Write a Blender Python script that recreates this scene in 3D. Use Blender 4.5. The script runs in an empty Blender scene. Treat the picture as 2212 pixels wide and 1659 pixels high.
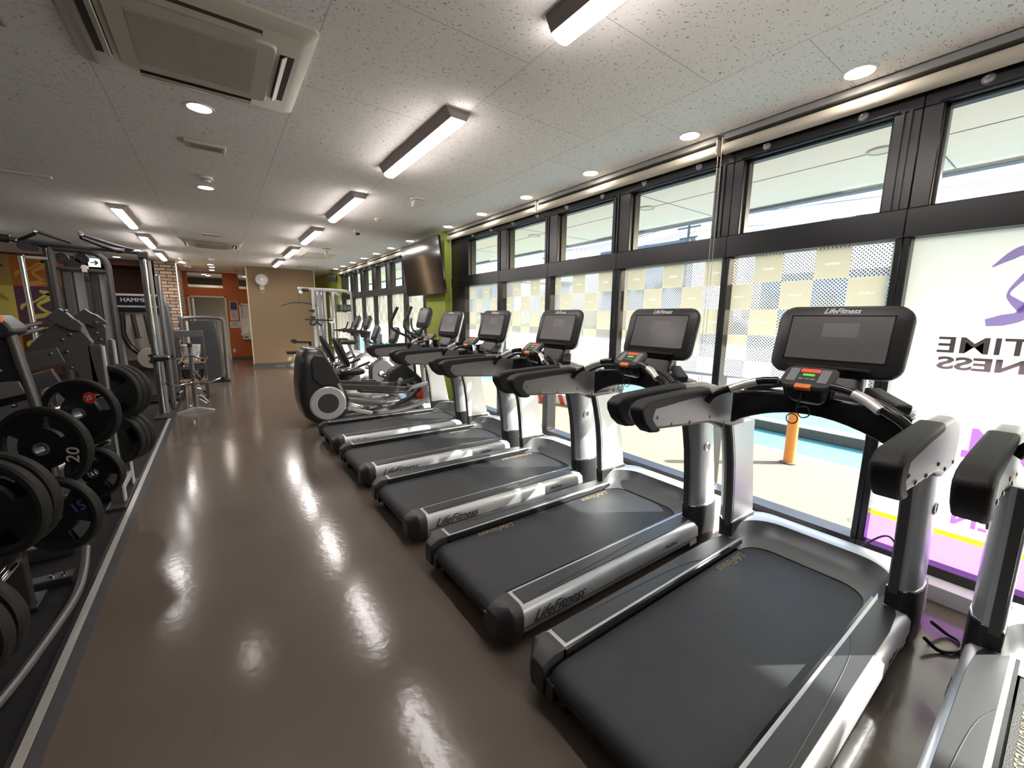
import bpy, bmesh, math, random
from mathutils import Vector, Matrix
C = bpy.context.scene.collection
random.seed(7)
PI = math.pi
def R(d): return math.radians(d)

# ------------------------------------------------------------------ camera
cam_d = bpy.data.cameras.new('camera'); cam = bpy.data.objects.new('camera', cam_d); C.objects.link(cam)
yaw, pitch, roll = R(35.615), R(9.249), R(0.657)
_cy, _sy, _cp, _sp = math.cos(yaw), math.sin(yaw), math.cos(pitch), math.sin(pitch)
fw = Vector((_sy*_cp, _cy*_cp, -_sp)); rt = Vector((_cy, -_sy, 0)); up = rt.cross(fw)
r2 = rt*math.cos(roll)+up*math.sin(roll); u2 = -rt*math.sin(roll)+up*math.cos(roll)
M = Matrix((r2, u2, -fw)).transposed().to_4x4(); M.translation = Vector((0, 0, 1.40))
cam.matrix_world = M
cam_d.sensor_width = 36; cam_d.lens = 884.4/2212*36; cam_d.clip_start = 0.02; cam_d.clip_end = 300
bpy.context.scene.camera = cam
sc = bpy.context.scene
sc.view_settings.view_transform = 'Standard'; sc.view_settings.look = 'None'
sc.view_settings.exposure = 1.08; sc.view_settings.gamma = 1.0
sc.view_settings.use_curve_mapping = False

# ------------------------------------------------------------------ world and sun
w = bpy.data.worlds.new('sky'); sc.world = w; w.use_nodes = True
nt = w.node_tree; bg = nt.nodes['Background']
sky = nt.nodes.new('ShaderNodeTexSky'); sky.sky_type = 'NISHITA'; sky.sun_disc = False
sky.sun_elevation = R(30); sky.sun_rotation = R(125); sky.air_density = 1.0; sky.dust_density = 3.0
nt.links.new(sky.outputs[0], bg.inputs[0]); bg.inputs[1].default_value = 0.34
sd = bpy.data.lights.new('sun', 'SUN'); sd.energy = 11.0; sd.angle = R(0.6); sd.color = (1.0, 0.95, 0.86)
so = bpy.data.objects.new('sun', sd); C.objects.link(so)
sdir = Vector((-0.813*math.cos(R(29)), 0.583*math.cos(R(29)), -math.sin(R(29))))
so.rotation_euler = sdir.to_track_quat('-Z', 'Y').to_euler(); so.location = (20, -12, 14)

# ------------------------------------------------------------------ materials
def mat(name, col, rough=0.5, metal=0.0, var=0.0, vs=8.0, bump=0.0, bs=60.0, coat=0.0, spec=0.5, emit=None, es=0.0):
    m = bpy.data.materials.new(name); m.use_nodes = True
    n = m.node_tree.nodes; l = m.node_tree.links; p = n['Principled BSDF']
    p.inputs['Roughness'].default_value = rough; p.inputs['Metallic'].default_value = metal
    p.inputs['Coat Weight'].default_value = coat; p.inputs['Specular IOR Level'].default_value = spec
    c = (*col, 1)
    tc = n.new('ShaderNodeTexCoord'); nz = n.new('ShaderNodeTexNoise'); nz.inputs['Scale'].default_value = vs
    nz.inputs['Detail'].default_value = 3
    l.new(tc.outputs['Object'], nz.inputs['Vector'])
    mx = n.new('ShaderNodeMix'); mx.data_type = 'RGBA'
    v = max(var, 0.03)
    mx.inputs[6].default_value = tuple(max(0, x*(1-v)) for x in col)+(1,)
    mx.inputs[7].default_value = tuple(min(1, x*(1+v)) for x in col)+(1,)
    l.new(nz.outputs['Fac'], mx.inputs[0]); l.new(mx.outputs[2], p.inputs['Base Color'])
    if bump:
        b = n.new('ShaderNodeBump'); nb = n.new('ShaderNodeTexNoise'); nb.inputs['Scale'].default_value = bs
        l.new(tc.outputs['Object'], nb.inputs['Vector'])
        b.inputs['Strength'].default_value = bump; b.inputs['Distance'].default_value = 0.01
        l.new(nb.outputs['Fac'], b.inputs['Height']); l.new(b.outputs[0], p.inputs['Normal'])
    if emit:
        p.inputs['Emission Color'].default_value = (*emit, 1); p.inputs['Emission Strength'].default_value = es
    return m
M_black = mat('black_plastic', (.018, .018, .020), .42)
M_gloss = mat('gloss_black', (.010, .010, .012), .16)
M_rubber = mat('black_rubber', (.014, .014, .016), .6, spec=.35, var=.15, vs=20, bump=.15, bs=200)
M_belt = mat('belt_rubber', (.020, .022, .026), .50, var=.30, vs=3.5, bump=.25, bs=400, spec=.35)
M_pad = mat('foot_pad_grey', (.026, .028, .033), .45, var=.08)
M_silver = mat('silver_paint', (.50, .52, .55), .36, .40)
M_silver2 = mat('post_silver', (.50, .52, .55), .34, .55)
M_dsilver = mat('dark_silver', (.20, .20, .215), .34, .7)
M_frame = mat('gunmetal_frame', (.095, .093, .098), .40, .5)
M_chrome = mat('chrome', (.75, .75, .77), .13, 1.0)
M_alu = mat('aluminium_strip', (.62, .60, .58), .34, .55, var=.1)
M_armplate = mat('arm_plate_grey', (.22, .20, .205), .42, .35)
M_dark = mat('charcoal', (.024, .024, .027), .5)
M_scoop = mat('shroud_grey', (.12, .125, .135), .36, .5)
M_screen = mat('screen_glass', (.105, .10, .105), .22, spec=.9)
M_white = mat('white_plastic', (.72, .71, .68), .45)
M_offw = mat('offwhite_plastic', (.55, .51, .44), .45)
M_vent = mat('vent_grey', (.33, .30, .27), .5)
M_orange = mat('orange_plastic', (.75, .20, .04), .4)
M_red = mat('red_plastic', (.55, .03, .02), .35)
M_ledred = mat('red_display', (.25, .03, .02), .3, emit=(1, .1, .05), es=.35)
M_ledgrn = mat('green_display', (.05, .20, .03), .3, emit=(.2, 1, .1), es=.25)
M_key = mat('key_grey', (.16, .17, .18), .45)
M_logo = mat('logo_silver', (.62, .62, .62), .4, .3)
M_logod = mat('logo_dark', (.02, .02, .025), .5)
M_gold = mat('belt_print_gold', (.28, .23, .13), .6)
M_brown = mat('brown_wall_paint', (.245, .170, .100), .75, var=.03, vs=1.5)
M_orangew = mat('orange_wall_paint', (.46, .115, .035), .7)
M_darkred = mat('dark_red_wall', (.060, .018, .008), .8)
M_green = mat('green_wall_paint', (.30, .36, .045), .7)
M_base = mat('grey_baseboard', (.075, .080, .085), .5)
M_trimw = mat('cream_trim', (.66, .58, .45), .6)
M_mat = mat('rubber_floor_mat', (.010, .010, .011), .75, spec=.25, var=.2, vs=120, bump=.3, bs=300)
M_wfr = mat('window_frame_black', (.011, .011, .014), .32)
M_curb = mat('white_curb', (.62, .60, .60), .5)
M_blind = mat('blind_fabric', (.50, .46, .38), .8)
M_wallwhite = mat('white_wall', (.62, .60, .56), .8)
M_wood = mat('plywood', (.42, .27, .14), .6, var=.2, vs=12)
M_upho = mat('black_vinyl', (.014, .014, .016), .38, bump=.1, bs=150)
M_plate = mat('plate_rubber', (.006, .007, .009), .5, spec=.3)
M_platerim = mat('plate_rim_rubber', (.013, .0128, .013), .6, spec=.25)
M_yel = mat('mural_yellow', (.46, .42, .08), .7)
M_pur = mat('mural_purple', (.085, .028, .060), .7)
M_ora = mat('mural_orange', (.34, .10, .012), .7)
M_tan = mat('mural_tan', (.30, .19, .05), .7)
M_orac = mat('mural_ochre', (.48, .25, .05), .7)
M_violet = mat('sign_violet', (.25, .10, .70), .5)
M_towergrey = mat('tower_shroud', (.15, .15, .155), .35, .4)
M_towerclear = mat('smoked_panel', (.05, .052, .055), .15)
M_lgrey = mat('light_grey_panel', (.36, .36, .37), .45, .2)

def ntn(m): return m.node_tree.nodes, m.node_tree.links
def math_n(n, l, op, a, b=None, c=None):
    x = n.new('ShaderNodeMath'); x.operation = op
    for i, q in enumerate((a, b, c)):
        if q is None: continue
        if isinstance(q, (int, float)): x.inputs[i].default_value = q
        else: l.new(q, x.inputs[i])
    return x.outputs[0]
def mixc(n, l, f, a, b):
    x = n.new('ShaderNodeMix'); x.data_type = 'RGBA'
    for i, q in ((0, f), (6, a), (7, b)):
        if isinstance(q, (tuple, list)): x.inputs[i].default_value = (*q, 1) if len(q) == 3 else q
        elif isinstance(q, (int, float)): x.inputs[i].default_value = q
        else: l.new(q, x.inputs[i])
    return x.outputs[2]

# ceiling board: 0.885 m boards, staggered seams, worm-hole texture
M_ceil = bpy.data.materials.new('fissured_ceiling_board'); M_ceil.use_nodes = True
n, l = ntn(M_ceil); p = n['Principled BSDF']; p.inputs['Roughness'].default_value = .9
p.inputs['Specular IOR Level'].default_value = .25
tc = n.new('ShaderNodeTexCoord'); sp = n.new('ShaderNodeSeparateXYZ'); l.new(tc.outputs['Object'], sp.inputs[0])
cb = n.new('ShaderNodeCombineXYZ')
l.new(math_n(n, l, 'ADD', sp.outputs['Y'], -0.02+0.885*10), cb.inputs[0]); l.new(math_n(n, l, 'ADD', sp.outputs['X'], 0.405+0.885*10), cb.inputs[1])
br = n.new('ShaderNodeTexBrick'); l.new(cb.outputs[0], br.inputs['Vector']); br.offset = .5
br.inputs['Scale'].default_value = 1; br.inputs['Brick Width'].default_value = .885; br.inputs['Row Height'].default_value = .885
br.inputs['Mortar Size'].default_value = .0022; br.inputs['Mortar Smooth'].default_value = 0
n1 = n.new('ShaderNodeTexNoise'); n1.inputs['Scale'].default_value = 26; n1.inputs['Detail'].default_value = 1
l.new(tc.outputs['Object'], n1.inputs['Vector'])
vm = n.new('ShaderNodeVectorMath'); vm.operation = 'MULTIPLY_ADD'
l.new(n1.outputs['Color'], vm.inputs[0]); vm.inputs[1].default_value = (.045, .045, 0); l.new(tc.outputs['Object'], vm.inputs[2])
mp = n.new('ShaderNodeMapping'); mp.inputs['Scale'].default_value = (30, 82, 1); mp.inputs['Rotation'].default_value = (0, 0, R(20))
l.new(vm.outputs[0], mp.inputs['Vector'])
vo = n.new('ShaderNodeTexVoronoi'); vo.voronoi_dimensions = '2D'; vo.inputs['Scale'].default_value = 1; l.new(mp.outputs[0], vo.inputs['Vector'])
sc1 = n.new('ShaderNodeSeparateColor'); l.new(vo.outputs['Color'], sc1.inputs[0])
thr = math_n(n, l, 'MULTIPLY', sc1.outputs[0], 0.22)
hole = math_n(n, l, 'LESS_THAN', vo.outputs['Distance'], thr)
gate = math_n(n, l, 'GREATER_THAN', sc1.outputs[1], 0.28)
hm = math_n(n, l, 'MULTIPLY', hole, gate)
c1 = mixc(n, l, hm, (.84, .80, .78), (.38, .36, .35))
l.new(mixc(n, l, br.outputs['Fac'], c1, (.52, .50, .47)), p.inputs['Base Color'])

# polished floor
M_floor = bpy.data.materials.new('polished_brown_floor'); M_floor.use_nodes = True
n, l = ntn(M_floor); p = n['Principled BSDF']
tc = n.new('ShaderNodeTexCoord')
a = n.new('ShaderNodeTexNoise'); a.inputs['Scale'].default_value = 1.3; a.inputs['Detail'].default_value = 5; l.new(tc.outputs['Object'], a.inputs[0])
mp = n.new('ShaderNodeMapping'); mp.inputs['Scale'].default_value = (9, .9, 1); l.new(tc.outputs['Object'], mp.inputs[0])
b = n.new('ShaderNodeTexNoise'); b.inputs['Scale'].default_value = 1; b.inputs['Detail'].default_value = 6; l.new(mp.outputs[0], b.inputs[0])
rp = n.new('ShaderNodeValToRGB'); rp.color_ramp.elements[0].position = .22; rp.color_ramp.elements[1].position = .36
rp.color_ramp.elements[0].color = (.6, .6, .6, 1); l.new(b.outputs['Fac'], rp.inputs[0])
base = mixc(n, l, a.outputs['Fac'], (.100, .080, .067), (.138, .112, .093))
mm = n.new('ShaderNodeMix'); mm.data_type = 'RGBA'; mm.blend_type = 'MULTIPLY'; mm.inputs[0].default_value = .7
l.new(base, mm.inputs[6]); l.new(rp.outputs[0], mm.inputs[7]); l.new(mm.outputs[2], p.inputs['Base Color'])
rr = n.new('ShaderNodeMapRange'); l.new(a.outputs['Fac'], rr.inputs[0]); rr.inputs[3].default_value = .09; rr.inputs[4].default_value = .20; p.inputs['Specular IOR Level'].default_value = .28
l.new(rr.outputs[0], p.inputs['Roughness'])
mp2 = n.new('ShaderNodeMapping'); mp2.inputs['Scale'].default_value = (24, 24, 1); l.new(tc.outputs['Object'], mp2.inputs[0])
nb = n.new('ShaderNodeTexNoise'); nb.inputs['Scale'].default_value = 1; nb.inputs['Detail'].default_value = 3; l.new(mp2.outputs[0], nb.inputs[0])
bp = n.new('ShaderNodeBump'); bp.inputs['Strength'].default_value = .09; bp.inputs['Distance'].default_value = .006
l.new(nb.outputs['Fac'], bp.inputs['Height']); l.new(bp.outputs[0], p.inputs['Normal'])

# clear glass
def glass_mat(name, tint, gl=.06):
    m = bpy.data.materials.new(name); m.use_nodes = True; n, l = ntn(m); n.remove(n['Principled BSDF'])
    out = n['Material Output']; t = n.new('ShaderNodeBsdfTransparent'); t.inputs[0].default_value = (*tint, 1)
    g = n.new('ShaderNodeBsdfGlossy'); g.inputs['Roughness'].default_value = .02
    fr = n.new('ShaderNodeLayerWeight'); fr.inputs['Blend'].default_value = .12
    ge = n.new('ShaderNodeNewGeometry')
    f = math_n(n, l, 'MULTIPLY', fr.outputs['Fresnel'], math_n(n, l, 'SUBTRACT', 1.0, ge.outputs['Backfacing']))
    mx = n.new('ShaderNodeMixShader'); l.new(f, mx.inputs[0]); l.new(t.outputs[0], mx.inputs[1]); l.new(g.outputs[0], mx.inputs[2])
    l.new(mx.outputs[0], out.inputs['Surface']); return m
M_glass = glass_mat('window_glass', (.95, .97, .97))

# printed window film: checkerboard of beige squares and dotted clear squares
M_film = bpy.data.materials.new('checkered_window_film'); M_film.use_nodes = True
n, l = ntn(M_film); n.remove(n['Principled BSDF']); out = n['Material Output']
tc = n.new('ShaderNodeTexCoord'); sp = n.new('ShaderNodeSeparateXYZ'); l.new(tc.outputs['Object'], sp.inputs[0])
S = .1775
ty = math_n(n, l, 'DIVIDE', math_n(n, l, 'ADD', sp.outputs['Y'], 20*S-0.684), S)
tz = math_n(n, l, 'DIVIDE', math_n(n, l, 'ADD', sp.outputs['Z'], 20*S-1.650), S)
par = math_n(n, l, 'MODULO', math_n(n, l, 'ADD', math_n(n, l, 'FLOOR', ty), math_n(n, l, 'FLOOR', tz)), 2)
isb = math_n(n, l, 'GREATER_THAN', par, .5)
cb = n.new('ShaderNodeCombineXYZ'); l.new(sp.outputs['Y'], cb.inputs[0]); l.new(sp.outputs['Z'], cb.inputs[1])
mp = n.new('ShaderNodeMapping'); mp.inputs['Rotation'].default_value = (0, 0, R(45)); mp.inputs['Scale'].default_value = (70, 70, 1)
l.new(cb.outputs[0], mp.inputs[0])
vo = n.new('ShaderNodeTexVoronoi'); vo.voronoi_dimensions = '2D'; vo.inputs['Scale'].default_value = 1; vo.inputs['Randomness'].default_value = 0
l.new(mp.outputs[0], vo.inputs['Vector'])
dot = math_n(n, l, 'LESS_THAN', vo.outputs['Distance'], .33)
# small word strip in the middle of each beige square
fy = math_n(n, l, 'ABSOLUTE', math_n(n, l, 'SUBTRACT', math_n(n, l, 'FRACT', ty), .5))
fz = math_n(n, l, 'ABSOLUTE', math_n(n, l, 'SUBTRACT', math_n(n, l, 'FRACT', tz), .5))
wd = math_n(n, l, 'MULTIPLY', math_n(n, l, 'LESS_THAN', fy, .2), math_n(n, l, 'LESS_THAN', fz, .035))
nz = n.new('ShaderNodeTexNoise'); nz.inputs['Scale'].default_value = 120; l.new(tc.outputs['Object'], nz.inputs[0])
wd = math_n(n, l, 'MULTIPLY', wd, math_n(n, l, 'GREATER_THAN', nz.outputs['Fac'], .5))
tr = n.new('ShaderNodeBsdfTransparent')
tl = n.new('ShaderNodeBsdfTranslucent'); df = n.new('ShaderNodeBsdfDiffuse')
cc = mixc(n, l, wd, (.52, .50, .40), (.9, .9, .88)); l.new(cc, tl.inputs[0]); l.new(cc, df.inputs[0])
bm_ = n.new('ShaderNodeMixShader'); bm_.inputs[0].default_value = .3; l.new(tl.outputs[0], bm_.inputs[1]); l.new(df.outputs[0], bm_.inputs[2])
# dotted square: grey-white print with see-through ground, dots dark
tl2 = n.new('ShaderNodeBsdfTranslucent'); tl2.inputs[0].default_value = (.8, .82, .85, 1)
gr = n.new('ShaderNodeMixShader'); gr.inputs[0].default_value = .45; l.new(tr.outputs[0], gr.inputs[1]); l.new(tl2.outputs[0], gr.inputs[2])
dd = n.new('ShaderNodeBsdfDiffuse'); dd.inputs[0].default_value = (.07, .08, .10, 1)
d3 = n.new('ShaderNodeMixShader'); l.new(math_n(n, l, 'MULTIPLY', dot, .95), d3.inputs[0]); l.new(gr.outputs[0], d3.inputs[1]); l.new(dd.outputs[0], d3.inputs[2])
mx = n.new('ShaderNodeMixShader'); l.new(isb, mx.inputs[0]); l.new(d3.outputs[0], mx.inputs[1]); l.new(bm_.outputs[0], mx.inputs[2])
l.new(mx.outputs[0], out.inputs['Surface'])

def film_plain(name, col, trans=.15):
    m = bpy.data.materials.new(name); m.use_nodes = True; n, l = ntn(m); n.remove(n['Principled BSDF']); out = n['Material Output']
    tl = n.new('ShaderNodeBsdfTranslucent'); df = n.new('ShaderNodeBsdfDiffuse')
    nz = n.new('ShaderNodeTexNoise'); nz.inputs['Scale'].default_value = 2
    c = mixc(n, l, nz.outputs['Fac'], tuple(x*.97 for x in col), col); l.new(c, tl.inputs[0]); l.new(c, df.inputs[0])
    a = n.new('ShaderNodeMixShader'); a.inputs[0].default_value = .25; l.new(tl.outputs[0], a.inputs[1]); l.new(df.outputs[0], a.inputs[2])
    l.new(a.outputs[0], out.inputs['Surface']); return m
M_fwhite = film_plain('white_sign_film', (.60, .63, .62))
M_fpurple = film_plain('purple_sign_film', (.66, .40, .86))
M_fyellow = film_plain('yellow_sign_film', (.80, .82, .12))
M_fdark = film_plain('dark_sign_lettering', (.10, .075, .085))
M_flilac = film_plain('violet_sign_film', (.40, .30, .66))
M_fnum = film_plain('purple_sign_lettering', (.30, .12, .52))

def emit_mat(name, col, s):
    m = bpy.data.materials.new(name); m.use_nodes = True; n, l = ntn(m); n.remove(n['Principled BSDF'])
    e = n.new('ShaderNodeEmission'); e.inputs[0].default_value = (*col, 1); e.inputs[1].default_value = s
    l.new(e.outputs[0], n['Material Output'].inputs['Surface']); return m
M_tube = emit_mat('lamp_diffuser_glow', (1.0, .93, .89), 26.0)
M_down = emit_mat('downlight_glow', (1.0, .89, .78), 34.0)
M_led = emit_mat('led_tape_glow', (1.0, .72, .42), 12.0)

# stacked stone
M_stone = bpy.data.materials.new('stacked_stone_veneer'); M_stone.use_nodes = True
n, l = ntn(M_stone); p = n['Principled BSDF']; p.inputs['Roughness'].default_value = .85
tc = n.new('ShaderNodeTexCoord'); sp = n.new('ShaderNodeSeparateXYZ'); l.new(tc.outputs['Object'], sp.inputs[0])
cb = n.new('ShaderNodeCombineXYZ'); l.new(math_n(n, l, 'ADD', sp.outputs['X'], sp.outputs['Y']), cb.inputs[0]); l.new(sp.outputs['Z'], cb.inputs[1])
nz = n.new('ShaderNodeTexNoise'); nz.inputs['Scale'].default_value = 7; l.new(tc.outputs['Object'], nz.inputs[0])
vm = n.new('ShaderNodeVectorMath'); vm.operation = 'MULTIPLY_ADD'; l.new(nz.outputs['Color'], vm.inputs[0]); vm.inputs[1].default_value = (.05, .03, 0); l.new(cb.outputs[0], vm.inputs[2])
br = n.new('ShaderNodeTexBrick'); l.new(vm.outputs[0], br.inputs['Vector']); br.inputs['Scale'].default_value = 1
br.inputs['Brick Width'].default_value = .24; br.inputs['Row Height'].default_value = .078; br.inputs['Mortar Size'].default_value = .009
br.inputs['Color1'].default_value = (.66, .50, .38, 1); br.inputs['Color2'].default_value = (.44, .30, .21, 1); br.inputs['Mortar'].default_value = (.06, .04, .03, 1)
l.new(br.outputs['Color'], p.inputs['Base Color'])
bp = n.new('ShaderNodeBump'); bp.inputs['Strength'].default_value = .8; bp.inputs['Distance'].default_value = .03; bp.invert = True
l.new(br.outputs['Fac'], bp.inputs['Height']); l.new(bp.outputs[0], p.inputs['Normal'])

# ------------------------------------------------------------------ mesh helpers
class MB:
    def __init__(s): s.bm = bmesh.new(); s.T = Matrix.Identity(4)
    def _add(s, vs, fs):
        bv = [s.bm.verts.new(s.T @ Vector(v)) for v in vs]
        for f in fs:
            try: s.bm.faces.new([bv[i] for i in f])
            except ValueError: pass
        return s
    def box(s, x0, x1, y0, y1, z0, z1):
        v = [(x, y, z) for x in (x0, x1) for y in (y0, y1) for z in (z0, z1)]
        return s._add(v, [(0, 1, 3, 2), (4, 6, 7, 5), (0, 4, 5, 1), (2, 3, 7, 6), (0, 2, 6, 4), (1, 5, 7, 3)])
    def obox(s, c, size, rot=(0, 0, 0)):
        from mathutils import Euler
        m = s.T.copy(); s.T = m @ Matrix.Translation(c) @ Euler(rot).to_matrix().to_4x4()
        a, b, d = (q/2 for q in size); s.box(-a, a, -b, b, -d, d); s.T = m; return s
    def bar(s, p, q, w_, h_, upv=(0, 0, 1)):
        p, q = Vector(p), Vector(q); d = (q-p); L = d.length; d.normalize(); u = Vector(upv)
        if abs(d.dot(u)) > .98: u = Vector((1, 0, 0))
        r = d.cross(u).normalized(); u = r.cross(d)
        vs = [t + r*a*w_/2 + u*b*h_/2 for t in (p, q) for a in (-1, 1) for b in (-1, 1)]
        return s._add(vs, [(0, 1, 3, 2), (4, 6, 7, 5), (0, 4, 5, 1), (2, 3, 7, 6), (0, 2, 6, 4), (1, 5, 7, 3)])
    def prism(s, poly, a0, a1, axis='y', caps=True):
        k = len(poly)
        def P(u, v, t): return {'y': (u, t, v), 'x': (t, u, v), 'z': (u, v, t)}[axis]
        vs = [P(u, v, a0) for u, v in poly]+[P(u, v, a1) for u, v in poly]
        fs = [(i, (i+1) % k, k+(i+1) % k, k+i) for i in range(k)]
        if caps: fs += [tuple(range(k)), tuple(range(2*k-1, k-1, -1))]
        return s._add(vs, fs)
    def cyl(s, p, q, r, r1=None, seg=20, caps=True):
        p, q = Vector(p), Vector(q); r1 = r if r1 is None else r1
        d = (q-p).normalized(); a = Vector((0, 0, 1)) if abs(d.z) < .9 else Vector((1, 0, 0))
        x = d.cross(a).normalized(); y = d.cross(x)
        vs = []
        for c, rr in ((p, r), (q, r1)):
            vs += [c + x*math.cos(2*PI*i/seg)*rr + y*math.sin(2*PI*i/seg)*rr for i in range(seg)]
        fs = [(i, (i+1) % seg, seg+(i+1) % seg, seg+i) for i in range(seg)]
        if caps: fs += [tuple(range(seg)), tuple(range(2*seg-1, seg-1, -1))]
        return s._add(vs, fs)
    def lathe(s, prof, c=(0, 0, 0), axis='z', seg=32):
        c = Vector(c); k = len(prof); vs = []
        for i in range(seg):
            t = 2*PI*i/seg
            for r, h in prof:
                a, b = r*math.cos(t), r*math.sin(t)
                vs.append(c+Vector({'z': (a, b, h), 'y': (a, h, b), 'x': (h, a, b)}[axis]))
        fs = [(i*k+j, ((i+1) % seg)*k+j, ((i+1) % seg)*k+j+1, i*k+j+1) for i in range(seg) for j in range(k-1)]
        s._add(vs, fs)
        return s
    def tube(s, pts, r, seg=10, smooth=0, rs=None):
        pts = [Vector(p) for p in pts]
        if smooth: pts = catmull(pts, smooth)
        k = len(pts); ring = []; px = None
        for i, p in enumerate(pts):
            d = (pts[min(i+1, k-1)]-pts[max(i-1, 0)]).normalized()
            if px is None:
                a = Vector((0, 0, 1)) if abs(d.z) < .9 else Vector((1, 0, 0)); px = d.cross(a).normalized()
            px = (px-d*px.dot(d)).normalized(); py = d.cross(px)
            rr = r if rs is None else rs[0]+(rs[1]-rs[0])*i/(k-1)
            ring.append([p+px*math.cos(2*PI*j/seg)*rr+py*math.sin(2*PI*j/seg)*rr for j in range(seg)])
        vs = [v for g in ring for v in g]
        fs = [(i*seg+j, i*seg+(j+1) % seg, (i+1)*seg+(j+1) % seg, (i+1)*seg+j) for i in range(k-1) for j in range(seg)]
        fs += [tuple(range(seg)), tuple(range(k*seg-1, (k-1)*seg-1, -1))]
        return s._add(vs, fs)
    def rings(s, rings, cap=True):
        k = len(rings[0]); vs = [v for g in rings for v in g]
        fs = [(i*k+j, i*k+(j+1) % k, (i+1)*k+(j+1) % k, (i+1)*k+j) for i in range(len(rings)-1) for j in range(k)]
        if cap: fs += [tuple(range(k)), tuple(range(len(vs)-1, len(vs)-k-1, -1))]
        return s._add(vs, fs)
    def strip(s, rings):   # open cross-sections
        k = len(rings[0]); vs = [v for g in rings for v in g]
        return s._add(vs, [(i*k+j, i*k+j+1, (i+1)*k+j+1, (i+1)*k+j) for i in range(len(rings)-1) for j in range(k-1)])
    def build(s, name, m, parent=None, bevel=0, seg=2, sharp=35, smooth=True):
        bmesh.ops.recalc_face_normals(s.bm, faces=s.bm.faces[:])
        me = bpy.data.meshes.new(name); s.bm.to_mesh(me); s.bm.free(); me.materials.append(m)
        if smooth:
            me.polygons.foreach_set('use_smooth', [True]*len(me.polygons)); me.set_sharp_from_angle(angle=R(sharp))
        o = bpy.data.objects.new(name, me); C.objects.link(o); o.parent = parent
        if bevel:
            b = o.modifiers.new('bevel', 'BEVEL'); b.width = bevel; b.segments = seg; b.limit_method = 'ANGLE'; b.angle_limit = R(40)
            b.harden_normals = False
        return o
def catmull(pts, k=6):
    out = []
    P = [2*pts[0]-pts[1]]+pts+[2*pts[-1]-pts[-2]]
    for i in range(1, len(P)-2):
        a, b, c, d = P[i-1:i+3]
        for j in range(k):
            t = j/k
            out.append(.5*((2*b)+(c-a)*t+(2*a-5*b+4*c-d)*t*t+(3*b-a-3*c+d)*t**3))
    return out+[pts[-1]]
def rrect(w_, h_, r, seg=5, cx=0, cy=0):
    pts = []
    for sx, sy, a0 in ((1, 1, 0), (-1, 1, 90), (-1, -1, 180), (1, -1, 270)):
        for i in range(seg+1):
            a = R(a0+90*i/seg); pts.append((cx+sx*(w_/2-r)+r*math.cos(a), cy+sy*(h_/2-r)+r*math.sin(a)))
    return pts
def group_T(loc, rz=0): return Matrix.Translation(loc) @ Matrix.Rotation(rz, 4, 'Z')
def thing(name, label, cat, loc=(0, 0, 0), rz=0, group=None):
    o = bpy.data.objects.new(name, None); C.objects.link(o); o.location = loc; o.rotation_euler = (0, 0, rz)
    o.empty_display_size = .1
    o['label'] = label; o['category'] = cat
    if group: o['group'] = group
    return o
def tag(o, label, cat, group=None):
    o['label'] = label; o['category'] = cat
    if group: o['group'] = group
    return o
def struct(o): o['kind'] = 'structure'; return o
def copy_tree(o, parent=None):
    c = o.copy(); C.objects.link(c); c.parent = parent
    if parent is not None: c.matrix_parent_inverse = o.matrix_parent_inverse.copy()
    for ch in list(o.children): copy_tree(ch, c)
    return c
def text(name, body, size, m, parent=None, mat4=None, shear=0, extrude=.0015, align='CENTER', mirror=False, bold=0, sx=1.0):
    cu = bpy.data.curves.new(name, 'FONT'); cu.body = body; cu.size = size; cu.shear = shear; cu.extrude = extrude
    cu.align_x = align; cu.align_y = 'CENTER'; cu.offset = bold; cu.resolution_u = 3
    t = bpy.data.objects.new('tmp', cu); C.objects.link(t)
    dg = bpy.context.evaluated_depsgraph_get()
    me = bpy.data.meshes.new_from_object(t.evaluated_get(dg)); bpy.data.objects.remove(t); bpy.data.curves.remove(cu)
    X = Matrix.Diagonal((-sx if mirror else sx, 1, 1, 1))
    me.transform((mat4 or Matrix.Identity(4)) @ X)
    if mirror: me.flip_normals()
    me.materials.clear(); me.materials.append(m); me.name = name
    o = bpy.data.objects.new(name, me); C.objects.link(o); o.parent = parent
    return o
def face_mat(origin, xdir, ydir):   # text plane: xdir reading direction, ydir up
    x = Vector(xdir).normalized(); y = Vector(ydir).normalized(); z = x.cross(y)
    m = Matrix((x, y, z)).transposed().to_4x4(); m.translation = Vector(origin); return m
def join_into(o, others):
    bm = bmesh.new(); bm.from_mesh(o.data)
    for q in others:
        bm.from_mesh(q.data); bpy.data.objects.remove(q)
    bm.to_mesh(o.data); bm.free(); return o

# ================================================================== ROOM SHELL
ZC = 2.637; XW = 3.0
def sbox(name, m, *a, parent=None, bevel=0):
    o = MB().box(*a).build(name, m, parent, bevel=bevel, smooth=False)
    if parent is None: struct(o)
    return o
sbox('floor', M_floor, -.565, 3.0, -4.5, 18.5, -.1, 0)
o = MB().box(-7.2, -.64, -4.5, 18.5, -.1, .006).build('floor_mat', M_mat, None, smooth=False); o.name = 'trim_1'; struct(o)
st = MB()
st.prism([(-.652, .0), (-.652, .010), (-.600, .012), (-.563, .003), (-.563, 0)], -4.5, 13.0, 'y')
o = struct(st.build('trim_2', M_dark, None, smooth=False))
st = MB()
for k in range(8): st.prism([(-.632, .006), (-.632, .016), (-.604, .016), (-.604, .006)], -4.5+k*2.2, -4.5+k*2.2+2.196, 'y')
st.build('bright_ridge', M_alu, o, smooth=False)
sbox('ceiling', M_ceil, -7.2, 3.05, -4.5, 18.6, ZC, ZC+.1)
sbox('wall_back', M_wallwhite, -7.2, 3.1, -4.6, -4.5, 0, ZC)
sbox('wall_left', M_wallwhite, -7.3, -7.2, -4.6, 18.6, 0, ZC)
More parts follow.
